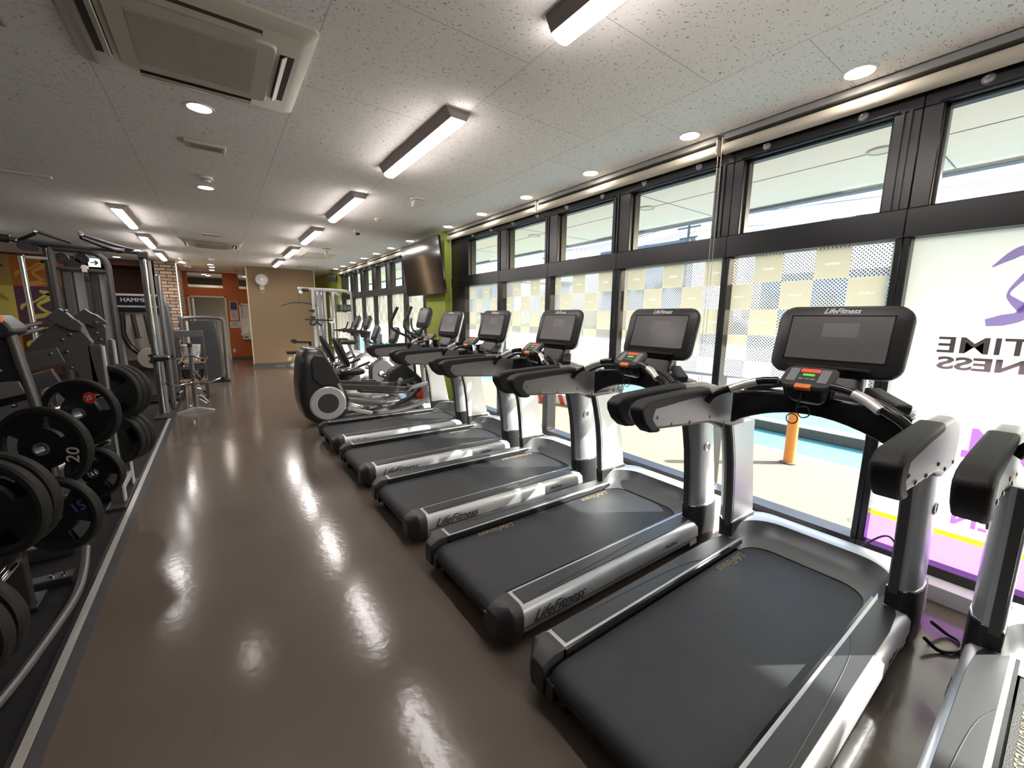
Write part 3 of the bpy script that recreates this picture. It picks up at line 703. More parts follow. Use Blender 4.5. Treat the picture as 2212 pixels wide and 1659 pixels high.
MB().box(-.035, .035, -.008, 0, -.055, .055).build('cover_plate', M_white, t, bevel=.003); MB().box(-.015, .015, -.011, -.008, -.03, .03).build('socket', M_offw, t, bevel=.002)
t = thing('counter_bottle', 'white pump bottle on the sill of the orange wall window', 'bottle', (.80, 15.53, .79))
MB().lathe([(0, 0), (.03, 0), (.03, .13), (.012, .15), (.012, .17), (0, .17)]).build('bottle_body', M_white, t); MB().box(-.035, .01, -.008, .008, .17, .19).build('pump', M_white, t, bevel=.003)
t = thing('notice_card', 'small white printed card hanging below the orange wall window sill', 'notice', (.76, 15.47, .70))
MB().box(-.12, .12, -.004, 0, -.08, .04).build('card', M_white, t, smooth=False); MB().box(-.09, .03, -.006, -.004, -.04, .01).build('print', mat('card_print', (.1, .14, .2), .6), t, smooth=False)

# ================================================================== TELEVISION
t = thing('wall_television', 'large black flat television tilted down on the near green pier', 'television', (2.65, 6.115, 2.125), R(-90))
b = MB(); b.T = Matrix.Rotation(R(7), 4, 'X') ; b.box(-.715, .715, -.018, .018, -.40, .40); b.build('screen_bezel', M_gloss, t, bevel=.006)
b = MB(); b.T = Matrix.Rotation(R(7), 4, 'X'); b.box(-.703, .703, -.0195, -.0175, -.385, .388); b.build('screen', mat('tv_glass', (.012, .011, .011), .10, spec=.7), t, smooth=False)
b = MB(); b.T = Matrix.Rotation(R(7), 4, 'X'); b.rings([[Vector((x, .018, z_)) for x, z_ in rrect(1.36, .76, .05)], [Vector((x, .07, z_)) for x, z_ in rrect(1.1, .5, .05)]]); b.build('rear_housing', M_dark, t)
b = MB(); b.bar((0, .05, 0), (0, .17, 0), .08, .08); b.box(-.2, .2, .16, .188, -.2, .2); b.build('wall_mount', M_black, t, bevel=.004)
M_edge = mat('upright_charcoal', (.060, .060, .063), .4)

# ================================================================== TREADMILLS
def treadmill():
    t = thing('treadmill', 'x', 'treadmill')
    HW = .412
    # deck side rails, foot pads, end caps
    for s in (1, -1):
        prof = [(.288*s, .198), (.372*s, .198), (.396*s, .188), (.410*s, .160), (.410*s, .100), (.398*s, .075), (.385*s, .052), (.288*s, .052)]
        b = MB(); b.prism(prof, 0, 1.44, 'x'); r_ = b.build('side_rail', M_silver, t, sharp=50)
        b = MB()
        pad = [(.02, .300*s), (1.36, .300*s), (1.372, .325*s), (1.33, .352*s), (1.24, .376*s), (1.10, .386*s), (.02, .386*s)]
        b.prism(pad, .1975, .2012, 'z'); b.build('foot_pad', M_pad, r_, bevel=.0015)
        b = MB(); b.tube([(.12, .372*s, .2018), (.55, .355*s, .2018), (.82, .335*s, .2018), (.95, .302*s, .2018)], .0016, 5, smooth=6); b.build('pad_groove', M_dark, r_)
        b = MB(); b.box(0, 1.44, .4085*s-.0025, .4085*s+.0025, .098, .1015); b.build('trim_line', M_dark, r_, smooth=False)
        b = MB(); b.rings([[Vector((x, y, z)) for y, z in [(.284*s, .200), (.375*s, .200), (.402*s, .188), (.415*s, .158), (.415*s, .09), (.400*s, .045), (.284*s, .045)]] for x in (.004, -.05)] +
                          [[Vector((-.105, y, z)) for y, z in [(.284*s, .168), (.340*s, .168), (.352*s, .160), (.358*s, .14), (.358*s, .09), (.350*s, .06), (.284*s, .06)]]])
        b.build('end_cap', M_dark, t, bevel=.005)
        b = MB(); b.box(-.095, .02, .262*s-.022, .262*s+.022, .055, .125); b.lathe([(0, -.03), (.035, -.028), (.035, .028), (0, .03)], (-.03, .24*s, .036), 'y', 18); b.build('rear_foot', M_black, t, bevel=.004)
    b = MB(); b.prism([(1.41, .166), (-.02, .166), (-.055, .160), (-.083, .140), (-.090, .115), (-.08, .085), (-.05, .068), (0, .066), (.06, .10), (1.41, .10)], -.270, .270, 'y')
    belt = b.build('running_belt', M_belt, t, sharp=60)
    b = MB()
    for s in (1, -1): b.box(.0, 1.32, .283*s-.006, .283*s+.006, .06, .196)
    b.build('belt_channel', M_gloss, t, smooth=False)
    b = MB(); b.box(.05, 1.72, -.30, .30, .035, .098); b.bar((.45, -.36, .03), (.45, .36, .03), .05, .05); b.box(1.2, 1.78, -.36, .36, .02, .10)
    b.build('base_frame', M_black, t, bevel=.003)
    # motor shroud: U-shaped ridge, scoop inside, hood outside
    N = 44
    def upath(hw, xf, x0, r):
        pts = []
        seg = [((x0, hw), (xf-r, hw)), None, ((xf, hw-r), (xf, -hw+r)), None, ((xf-r, -hw), (x0, -hw))]
        for i in range(8): q = i/8; pts.append((x0+(xf-r-x0)*q, hw))
        for i in range(10): a = R(90-90*i/10); pts.append((xf-r+r*math.cos(a), hw-r+r*math.sin(a)))
        for i in range(12): q = i/12; pts.append((xf, (hw-r)*(1-2*q)))
        for i in range(10): a = R(-90*i/10); pts.append((xf-r+r*math.cos(a), -hw+r+r*math.sin(a)))
        for i in range(9): q = i/8; pts.append((xf-r+(x0-xf+r)*q, -hw))
        return pts
    inn = upath(.262, 1.385, 1.262, .12); mid = upath(.292, 1.45, 1.258, .13); rid = upath(.322, 1.525, 1.262, .16)
    K = len(inn)
    def taper(i):  # ridge height falls at the two ends of the U
        q = min(i, K-1-i)/9.0; return min(1, q)
    inner = [Vector((*inn[i], .168)) for i in range(K)]
    l2 = [Vector((*mid[i], .172+.018*taper(i))) for i in range(K)]
    l2b = [Vector(((mid[i][0]+rid[i][0])/2, (mid[i][1]+rid[i][1])/2, .180+.045*taper(i))) for i in range(K)]
    l3 = [Vector((*rid[i], .186+.084*taper(i))) for i in range(K)]
    b = MB(); b.strip([inner, l2, l2b, l3]); b.build('belt_scoop', M_scoop, t, sharp=80)
    b = MB(); b.strip([[v+Vector((0, 0, -.012)) for v in inner], [v+Vector((.0, 0, .002)) for v in inner], [v*1.0+Vector((0.004, 0, .001)) for v in inner]]); b.build('scoop_lip', M_gloss, t)
    o1 = [Vector((*upath(.338, 1.56, 1.262, .16)[i], .186+.092*taper(i))) for i in range(K)]
    o2 = [Vector((*upath(.375, 1.66, 1.262, .12)[i], .186+.070*taper(i))) for i in range(K)]
    o3 = [Vector((*upath(.40, 1.765, 1.262, .10)[i], .178+.03*taper(i))) for i in range(K)]
    o4 = [Vector((*upath(.405, 1.790, 1.262, .10)[i], .05)) for i in range(K)]
    b = MB(); b.strip([l3, o1, o2, o3, o4]); b.build('motor_hood', M_silver2, t, sharp=60)
    # uprights
    for s in (1, -1):
        def sec(x, z, w_, th):
            yo = .400*s; out = []
            for (u, v) in ((-.5, -.5), (-.5, .1), (-.38, .42), (-.12, .56), (.12, .56), (.38, .42), (.5, .1), (.5, -.5)):
                out.append(Vector((x+u*w_, yo-.03*s+v*th*s, z)))
            return out
        st_ = [(1.405, .27, .245), (1.395, .36, .24), (1.375, .50, .225), (1.350, .64, .215), (1.325, .76, .225), (1.305, .86, .25)]
        b = MB(); b.rings([sec(x, z, w_, .085) for x, z, w_ in st_]); up_ = b.build('upright', M_silver2, t, sharp=40)
        b = MB(); b.rings([[Vector((x-w_/2-.008, .334*s, z)), Vector((x-w_/2-.008, .362*s, z)), Vector((x-w_/2+.012, .364*s, z)), Vector((x-w_/2+.012, .326*s, z))] for x, z, w_ in st_]); b.build('upright_edge', M_edge, up_)
        b = MB(); b.rings([sec(x, z, w_, .094) for x, z, w_ in ((1.43, .04, .22), (1.42, .15, .25), (1.408, .29, .258))]); b.build('upright_collar', M_black, t, bevel=.003)
        b = MB(); b.rings([sec(x, z, w_, .090) for x, z, w_ in ((1.4055, .290, .252), (1.4045, .296, .252))]); b.build('collar_ring', M_chrome, t)
        b = MB(); b.lathe([(0, 0), (.028, 0), (.028, .004), (.024, .0055), (.024, .003), (0, .003)], (1.335, .4165*s, .665), 'y', 24)
        if s < 0:
            b = MB(); b.lathe([(0, -.0), (.028, 0), (.028, -.004), (.024, -.0055), (.024, -.003), (0, -.003)], (1.335, .4165*s, .665), 'y', 24)
        bd = b.build('round_badge', M_chrome, t)
        text('badge_lettering', 'LF', .034, M_logod, bd, face_mat((1.335, .4205*s, .665), (-s, 0, 0), (0, 0, 1)), shear=.2, extrude=.001)
        # handrail arms
        oy = .408*s; th = .035
        arm = [(.505, 1.028), (.54, 1.045), (.75, 1.055), (1.02, 1.062), (1.25, 1.055), (1.36, 1.030), (1.425, .98), (1.435, .90), (1.41, .83), (1.20, .83), (1.155, .852), (1.06, .880), (.80, .898), (.61, .912), (.565, .925), (.53, .965)]
        b = MB(); b.prism(arm, oy-th+.006, oy+th-.006, 'y'); ar = b.build('handrail', M_armplate, t, bevel=.016, seg=3)
        grip = [(.488, 1.022), (.525, 1.045), (.57, 1.053), (.80, 1.062), (1.03, 1.067), (1.035, 1.030), (.80, 1.022), (.59, 1.008), (.575, .968), (.61, .928), (.645, .905), (.61, .900), (.565, .906), (.52, .942), (.492, .987)]
        b = MB(); b.prism(grip, oy-th, oy+th, 'y'); b.build('rubber_grip', M_rubber, ar, bevel=.012, seg=3)
        for bx, bz in ((.61, .97), (.72, .925), (.87, .912), (1.05, .915), (1.20, .865), (1.36, .86)):
            for q in (1, -1):
                b = MB(); b.lathe([(0, 0), (.009, 0), (.008, .003*q), (.004, .005*q), (0, .005*q)], (bx, oy+q*(th-.006), bz), 'y', 12); b.build('bolt', M_dsilver, ar)
    # dash arch
    b = MB()
    def arch(zc, ze, k=14): return [(-.335+.67*i/k, ze+(zc-ze)*math.sin(PI*i/k)**.8) for i in range(k+1)]
    poly = arch(1.075, 1.045)+list(reversed(arch(.985, .875)))
    b.prism(poly, 1.16, 1.33, 'x'); b.build('dash', M_gloss, t, bevel=.014, seg=3)
    b = MB()
    for s in (1, -1):
        b = MB(); b.bar((1.22, .30*s, 1.06), (1.36, .16*s, 1.10), .06, .035); b.build('cup_tray', M_black, t, bevel=.008)
    # ergo bar with pulse grips
    b = MB(); P_ = [(1.00, .375, 1.0), (1.01, .34, 1.045), (1.03, .25, 1.092), (1.06, .17, 1.125), (1.075, .10, 1.135)]
    for s in (1, -1):
        b = MB(); b.tube([(x, y*s, z) for x, y, z in P_], .0175, 12, smooth=5); er = b.build('grab_bar', M_gloss, t)
        b = MB(); b.tube([(1.012, .275*s, 1.075), (1.038, .225*s, 1.103), (1.056, .18*s, 1.120)], .0190, 12, smooth=4); b.build('pulse_grip', M_alu, er)
        b = MB(); b.tube([(1.10, .32*s, 1.05), (1.13, .25*s, 1.085), (1.16, .15*s, 1.10)], .012, 8, smooth=4); b.build('dash_trim', M_dark, t)
    # activity panel
    T = Matrix.Translation((1.125, 0, 1.148)) @ Matrix.Rotation(R(-38), 4, 'Y')
    b = MB(); b.T = T; b.rings([[Vector((x, y, -.012)) for x, y in rrect(.125, .185, .035)], [Vector((x, y, .010)) for x, y in rrect(.135, .20, .035)], [Vector((x, y, .018)) for x, y in rrect(.12, .188, .03)]]); pn_ = b.build('activity_panel', M_black, t)
    def onp(name, m, x0, x1, y0, y1, h=.0205):
        q = MB(); q.T = T; q.box(x0, x1, y0, y1, .017, h); return q.build(name, m, pn_, bevel=.001)
    onp('red_display', M_ledred, .026, .046, -.036, .036); onp('green_display', M_ledgrn, .003, .016, -.022, .022)
    for s in (1, -1): onp('key_block', M_key, -.035, .045, .058*s-.018, .058*s+.018)
    for k in (-1, 0, 1): onp('key', M_key, -.022, -.012, .022*k-.009, .022*k+.009)
    q = MB(); q.T = T; q.box(-.075, -.050, -.030, .030, .004, .024); q.build('stop_clip', M_orange, pn_, bevel=.004)
    b = MB(); b.rings([[Vector((1.13+x*.9, y, 1.128)) for x, y in rrect(.12, .19, .03)], [Vector((1.14+x, y*1.0, 1.075)) for x, y in rrect(.11, .17, .04)], [Vector((1.16+x, y*1.0, 1.035)) for x, y in rrect(.06, .12, .025)]]); b.build('panel_pod', M_gloss, t, sharp=60)
    b = MB(); b.tube([(1.075, .0, 1.12), (1.07, .005, 1.06), (1.085, .02, 1.02), (1.09, .0, .985), (1.085, -.03, 1.0), (1.085, -.02, 1.035), (1.08, .015, 1.03)], .0028, 6, smooth=6); b.tube([(1.08, .03+.022*math.cos(a/8*PI), .965+.022*math.sin(a/8*PI)) if False else (1.08, .03+.022*math.cos(a/8*PI), .975+.022*math.sin(a/8*PI)) for a in range(17)], .0025, 6); b.build('safety_cord', M_black, t)
    # console head
    b = MB(); b.rings([[Vector((x, y, 1.05)) for x, y in rrect(.10, .30, .03, cx=1.30)], [Vector((x, y, 1.13)) for x, y in rrect(.07, .26, .03, cx=1.37)], [Vector((x, y, 1.22)) for x, y in rrect(.06, .22, .03, cx=1.405)]]); b.build('console_neck', M_black, t, sharp=60)
    b = MB(); b.rings([[Vector((x, y, .99)) for x, y in rrect(.06, .28, .02, cx=1.385)], [Vector((x, y, 1.26)) for x, y in rrect(.04, .24, .018, cx=1.465)]]); b.build('neck_cover', M_silver2, t, sharp=60)
    T = Matrix.Translation((1.400, 0, 1.304)) @ Matrix.Rotation(R(16), 4, 'Y') @ Matrix.Diagonal((1, 1.045, 1.09, 1))   # local: -x faces the user, y across, z up
    def crr(w_, h_, r, x, drop=0):
        out = []
        for y, z in rrect(w_, h_, r, 6): out.append(Vector((x, y, z+(.012*(1-(2*y/w_)**2) if z > 0 else 0)-drop)))
        return out
    b = MB(); b.T = T; b.rings([crr(.462, .272, .05, -.024), crr(.484, .294, .058, -.014), crr(.488, .298, .06, .004)]); con = b.build('console', M_black, t, sharp=50)
    b = MB(); b.T = T; b.rings([crr(.486, .296, .06, .004), crr(.480, .290, .058, .026), crr(.40, .22, .05, .045)]); b.build('console_back', M_silver2, con, sharp=50)
    b = MB(); b.T = T; b.box(-.0255, -.0235, -.183, .183, -.085, .105); scr = b.build('screen', M_screen, con, smooth=False)
    b = MB(); b.T = T
    for a in ((-.188, .188, .105, .110), (-.188, .188, -.0895, -.085), (-.188, -.183, -.0895, .110), (.183, .188, -.0895, .110)): b.box(-.0262, -.0235, *a)
    b.build('screen_rim', M_gloss, con, smooth=False)
    b = MB(); b.T = T; b.prism([(-.022, -.135), (-.050, -.128), (-.052, -.118), (-.040, -.121), (-.022, -.118)], -.15, .15, 'y'); b.build('reading_rack', M_black, con, bevel=.002)
    tm = T @ face_mat((-.0255, 0, .1275), (0, -1, 0), (0, 0, 1))
    lg = text('logo_lettering', 'LifeFitness', .031, M_logo, con, tm, shear=.45, extrude=.001, bold=.0004)
    # small message panel on the screen, lighter than the glass
    b = MB(); b.T = T; b.box(-.0258, -.0254, -.075, .055, .015, .075); lb = b.build('screen_message', M_note, scr, smooth=False)
    # rail lettering on both outer sides
    for s in (1, -1):
        m4 = face_mat((.205 if s < 0 else .205, .4135*s, .133), (-s, 0, 0), (0, 0, 1))
        text('rail_lettering', 'LifeFitness', .072, M_logod, t, m4, shear=.5, extrude=.0008, bold=.0)
        q = MB(); q.box(.06 if s < 0 else .06, .35, .4135*s-.0008, .4135*s+.0008, .1045, .1060); q.build('lettering_underline', M_logod, t, smooth=False)
        text('rail_lettering', 'FlexDeck', .030, M_logod, t, face_mat((1.05, .4135*s, .135), (-s, 0, 0), (0, 0, 1)), shear=.35, extrude=.0006)
    return t
M_note = mat('screen_note', (.17, .165, .17), .25)
tm0 = treadmill()
beltmat = lambda x, y, flip: face_mat((x, y, .1667), (1 if flip else -1, 0, 0), (0, 1 if flip else -1, 0))
TM = [(.680, 'nearest complete treadmill, with the wide screen console and the whole belt in front', 1.12, .235, 0),
      (1.628, 'second treadmill in the row, just beyond the nearest complete one', .30, .245, 0),
      (2.605, 'third treadmill in the row, between the second and fourth', 1.24, .235, 0),
      (3.61, 'fourth treadmill in the row, second to last before the cross trainer', .95, -.19, 1),
      (4.595, 'furthest treadmill in the row, right beside the black cross trainer', .6, .235, 0),
      (-.295, 'treadmill cut off by the right picture edge, before the purple sign', .9, .235, 0)]
for i, (y, lab, bx, by, fl) in enumerate(TM):
    o = tm0 if i == 0 else copy_tree(tm0)
    o.location = (.945, y, 0); o['label'] = lab; o['group'] = 'treadmills along the windows'
    bl = [c for c in o.children if c.name.startswith('running_belt')][0]
    text('belt_lettering', 'LifeFitness', .058, M_gold, bl, beltmat(bx, by, fl), shear=.4, extrude=.0004)
# power cords
def cable(pts, r, lab, name='power_cord'):
    b = MB(); b.tube(pts, r, 8, smooth=8); o = b.build(name, M_black); tag(o, lab, 'cord', 'black power cords by the windows'); return o
cable([(2.52, .235, .06), (2.56, .19, .015), (2.55, .15, .012), (2.50, .135, .012), (2.44, .15, .012), (2.40, .19, .012), (2.38, .235, .05)], .008, 'black power cord looping on the floor right of the nearest complete treadmill')
cable([(2.80, .62, .10), (2.79, .48, .28), (2.78, .40, .20), (2.77, .30, .12)], .005, 'thin black cord arching over the front hood of the nearest complete treadmill')
cable([(2.5, 2.10, .012), (2.68, 2.12, .012), (2.74, 2.3, .012), (2.80, 2.5, .05)], .007, 'black power cord on the floor between the second and third treadmills')

# ================================================================== CROSS TRAINER (between treadmills and bikes)
def L(o):      # mesh builder that takes room coordinates for a thing's parts
    b = MB(); b.T = Matrix.Translation(-o.location); return b
def side(o, poly, y0, y1): b = L(o); b.prism(poly, y0, y1, 'y'); return b
t = thing('cross_trainer', 'black cross trainer with big rear shroud and silver ring, beyond the furthest treadmill', 'cross trainer', (1.0, 5.75, 0))
def body_ring(z, x0, x1, y0, y1, r): return [Vector((x, y, z)) for x, y in rrect(x1-x0, y1-y0, r, 5, (x0+x1)/2, (y0+y1)/2)]
b = L(t); b.rings([body_ring(.06, .90, 1.20, 5.50, 6.00, .06), body_ring(.14, .80, 1.32, 5.47, 6.03, .08), body_ring(.34, .755, 1.33, 5.47, 6.03, .08), body_ring(.58, .755, 1.24, 5.48, 6.02, .08), body_ring(.80, .775, 1.13, 5.50, 6.00, .08), body_ring(.95, .81, 1.06, 5.52, 5.98, .07), body_ring(.995, .86, 1.01, 5.57, 5.93, .05)])
sh = b.build('rear_shroud', M_gloss2 if 'M_gloss2' in globals() else mat('satin_black', (.016, .016, .018), .30), t, sharp=60)
b = side(t, [(.90, .62), (.905, .86), (.94, .92), (1.05, .90), (1.11, .82), (1.24, .55), (1.0, .52)], 5.455, 5.49); b.build('side_panel', M_black, sh, bevel=.015, seg=3)
b = L(t); b.lathe([(.125, 0), (.125, -.012), (.20, -.012), (.215, 0)], (1.065, 5.468, .300), 'y', 40); b.build('silver_ring', M_silver2, sh)
b = L(t); b.lathe([(.0, -.014), (.123, -.014), (.125, 0)], (1.065, 5.468, .300), 'y', 32); b.build('wheel_cover', M_dark, sh)
b = L(t); b.lathe([(.125, 0), (.125, .012), (.20, .012), (.215, 0)], (1.065, 6.032, .300), 'y', 40); b.build('silver_ring', M_silver2, sh)
for y in (5.53, 5.97):
    b = L(t); b.tube([(1.10, y, .06), (1.5, y, .06), (1.95, y, .075), (2.3, y, .14), (2.50, y, .30)], .035, 10, smooth=5); b.build('base_rail', M_black, t)
    b = L(t); b.prism([(1.45, .40), (1.95, .335), (2.08, .335), (2.16, .36), (2.20, .42), (2.17, .43), (2.13, .385), (2.06, .37), (1.95, .375), (1.47, .44)], y-.075, y+.075, 'y')
    pd = b.build('pedal', M_black, t, bevel=.012)
    b = L(t); b.bar((1.12, y, .50), (2.12, y, .38), .045, .07); b.bar((2.12, y, .38), (2.44, y, .44), .04, .06); b.build('pedal_arm', M_dark, t, bevel=.01)
    b = L(t); b.prism([(1.30, .30), (1.75, .20), (1.95, .22), (2.0, .245), (1.75, .245), (1.32, .345)], y-.07, y+.07, 'y'); b.build('stride_link', M_dsilver, t, bevel=.01)
    b = L(t); b.bar((1.2, y-.01, .24), (1.62, y-.01, .09), .03, .05); b.build('link_rod', M_silver2, t, bevel=.006)
    s = 1 if y > 5.7 else -1
    b = L(t); b.tube([(2.44, y, .40), (2.42, y, .72), (2.37, y, 1.05), (2.28, y+.02*s, 1.12), (2.18, y+.05*s, 1.17), (2.10, y+.06*s, 1.24), (2.10, y+.06*s, 1.32), (2.19, y+.05*s, 1.50)], .019, 10, smooth=6); mh = b.build('moving_handle', M_dark, t)
    b = L(t); b.tube([(2.105, y+.06*s, 1.335), (2.15, y+.055*s, 1.42), (2.205, y+.05*s, 1.53)], .0235, 10); b.build('handle_grip', M_rubber, mh)
b = L(t); b.rings([body_ring(.10, 2.50, 2.70, 5.64, 5.86, .04), body_ring(.45, 2.47, 2.62, 5.66, 5.84, .04), body_ring(.80, 2.42, 2.55, 5.67, 5.83, .04), body_ring(1.12, 2.36, 2.48, 5.69, 5.81, .03)]); b.build('upright', M_silver2, t, sharp=60)
b = L(t); b.box(2.35, 2.72, 5.50, 6.00, .03, .11); b.build('front_base', M_silver2, t, bevel=.02)
b = L(t); b.lathe([(0, -.13), (.075, -.11), (.09, 0), (.075, .11), (0, .13)], (2.40, 5.75, 1.12), 'y', 20); b.build('pivot_hub', M_gloss, t)
b = L(t); b.tube([(2.34, 5.62, 1.16), (2.26, 5.60, 1.22), (2.25, 5.62, 1.34), (2.28, 5.68, 1.36)], .014, 8, smooth=5); b.build('fixed_handlebar', M_dark, t)
b = L(t); b.tube([(2.34, 5.88, 1.16), (2.26, 5.90, 1.22), (2.25, 5.88, 1.34), (2.28, 5.82, 1.36)], .014, 8, smooth=5); b.build('fixed_handlebar', M_dark, t)
def head(o, c, w_, h_, tilt, parent_name='console', rz=0, logo=True):
    T = Matrix.Translation(Vector(c)-o.location) @ Matrix.Rotation(rz, 4, 'Z') @ Matrix.Rotation(R(tilt), 4, 'Y')
    def cr(a, b_, r, x): return [Vector((x, y, z)) for y, z in rrect(a, b_, r, 5)]
    b = MB(); b.T = T; b.rings([cr(w_-.02, h_-.02, .04, -.022), cr(w_, h_, .045, -.010), cr(w_, h_, .045, .012)]); k = b.build(parent_name, M_black, o, sharp=50)
    b = MB(); b.T = T; b.rings([cr(w_-.004, h_-.004, .045, .012), cr(w_-.06, h_-.06, .04, .055)]); b.build('console_back', M_dsilver, k, sharp=50)
    b = MB(); b.T = T; b.box(-.0235, -.0215, -w_*.36, w_*.36, -h_*.24, h_*.34); b.build('screen', M_screen, k, smooth=False)
    if logo: text('logo_lettering', 'LifeFitness', .022, M_logo, k, T @ face_mat((-.0235, 0, h_*.42), (0, -1, 0), (0, 0, 1)), shear=.4, extrude=.0008)
    return k
head(t, (2.50, 5.75, 1.375), .36, .31, 16)
b = L(t); b.bar((2.42, 5.75, 1.12), (2.50, 5.75, 1.30), .08, .05); b.build('console_neck', M_black, t, bevel=.01)
b = L(t); b.rings([[Vector((2.46, y, z)) for y, z in rrect(.09, .26, .04, cx=5.64, cy=.52)], [Vector((2.44, y, z)) for y, z in rrect(.07, .24, .03, cx=5.64, cy=.52)]]); b.build('white_cover', M_white, t)
ex = thing('fire_extinguisher', 'small red object on the floor behind the cross trainer by the window', 'fire extinguisher', (2.66, 6.25, 0))
b = MB(); b.lathe([(0, 0), (.07, 0), (.075, .02), (.075, .22), (.05, .27), (.02, .285), (0, .285)], seg=20); b.build('tank', M_red, ex)
b = MB(); b.box(-.03, .04, -.012, .012, .285, .32); b.build('valve', M_black, ex, bevel=.003)

# ================================================================== EXERCISE BIKES
def recumbent(y, lab, loc):
    t = thing('recumbent_bike', lab, 'exercise bike', (1.45, y, 0), group='recumbent exercise bikes')
    b = L(t); b.prism([(1.35, .03), (1.35, .09), (2.3, .09), (2.45, .03)], y-.05, y+.05, 'y'); b.box(1.33, 1.41, y-.28, y+.28, .01, .07); b.box(2.72, 2.80, y-.24, y+.24, .01, .07); b.build('base_frame', M_dsilver, t, bevel=.008)
    b = L(t); b.prism([(1.36, .30), (1.36, .39), (1.68, .37), (1.68, .29)], y-.06, y+.06, 'y'); b.prism([(1.68, .26), (1.68, .35), (2.12, .33), (2.18, .29), (2.14, .24)], y-.055, y+.055, 'y'); b.build('seat_rail', M_silver2, t, bevel=.015)
    b = L(t); b.prism([(1.85, .2), (1.86, .36), (2.1, .34), (2.1, .2)], y-.075, y+.075, 'y'); b.build('rail_cover', M_black, t, bevel=.02)
    b = L(t); b.cyl((1.60, y, .36), (1.60, y, .47), .07, seg=18); b.cyl((1.48, y, .38), (1.48, y, .44), .065, seg=18); b.build('seat_carriage', M_dark, t)
    b = L(t); b.rings([body_ring(.47, 1.46, 1.86, y-.19, y+.19, .09), body_ring(.50, 1.44, 1.90, y-.21, y+.21, .10), body_ring(.54, 1.46, 1.88, y-.20, y+.20, .10)]); b.build('seat_cushion', M_upho, t, sharp=60)
    def bk(x, z, w_, th): return [Vector((x+.5*math.copysign(abs(math.sin(q*PI/12))**.7, math.sin(q*PI/12))*th, y+.5*math.copysign(abs(math.cos(q*PI/12))**.6, math.cos(q*PI/12))*w_, z)) for q in range(24)]
    b = L(t); b.rings([bk(1.645, .60, .26, .06), bk(1.62, .66, .34, .10), bk(1.56, .82, .36, .11), bk(1.50, .98, .28, .08), bk(1.475, 1.045, .16, .05)]); b.build('backrest', M_upho, t, sharp=60)
    for s in (1, -1):
        b = L(t); b.tube([(1.50, y+.14*s, .55), (1.56, y+.27*s, .56), (1.72, y+.28*s, .60), (1.92, y+.27*s, .67)], .014, 8, smooth=5); h = b.build('side_handle', M_chrome, t)
        b = L(t); b.tube([(1.74, y+.28*s, .606), (1.93, y+.27*s, .674)], .018, 8); b.build('grip', M_rubber, h)
    b = L(t); b.tube([(1.44, y-.1, .56), (1.42, y-.12, .62), (1.46, y-.05, .66), (1.5, y+.02, .64)], .008, 6, smooth=5); b.build('recline_lever', M_chrome, t)
    poly = [(2.30, .44), (2.34, .50), (2.53, .60), (2.60, .575), (2.88, .30), (2.88, .24), (2.78, .09), (2.35, .09), (2.29, .20), (2.29, .36)]
    b = L(t); b.prism(poly, y-.10, y+.10, 'y'); s_ = b.build('drive_shroud', M_dark2 if 'M_dark2' in globals() else M_dark, t, bevel=.03, seg=4)
    b = L(t); b.prism([(2.60, .60), (2.895, .31), (2.895, .25), (2.80, .10), (2.70, .10), (2.84, .27), (2.56, .56)], y-.085, y+.085, 'y'); b.build('silver_edge', M_silver2, s_, bevel=.02)
    b = L(t)
    b.lathe([(0, -.008), (.035, -.006), (.036, 0)], (2.74, y-.101, .265), 'y', 20); k = b.build('round_badge', M_chrome, s_)
    for s in (1, -1):
        b = L(t); b.lathe([(0, .022*s), (.042, .018*s), (.045, 0)], (2.48, y+.10*s, .315), 'y', 20); b.bar((2.48, y+.125*s, .315), (2.48-.15*s, y+.125*s, .315+.09*s), .02, .03); cr = b.build('crank', M_alu, t, bevel=.003)
        b = L(t); b.box(2.48-.15*s-.055, 2.48-.15*s+.055, y+.17*s-.045, y+.17*s+.045, .385 if s > 0 else .205, .41 if s > 0 else .23); b.build('pedal', M_black, cr, bevel=.006)
    b = L(t); b.bar((2.52, y, .56), (2.40, y, .95), .06, .05); b.build('console_post', M_black, t, bevel=.012)
    for s in (1, -1):
        b = L(t); b.tube([(2.43, y, .85), (2.33, y+.12*s, .90), (2.24, y+.17*s, .95)], .013, 8, smooth=4); b.build('handlebar', M_dark, t)
    head(t, (2.43, y, 1.075), .26, .29, 20)
recumbent(6.85, 'nearer of the two recumbent bikes, its dark drive cover with round badge in front', None)
recumbent(7.85, 'further of the two recumbent bikes, with the silver crank on its cover', None)
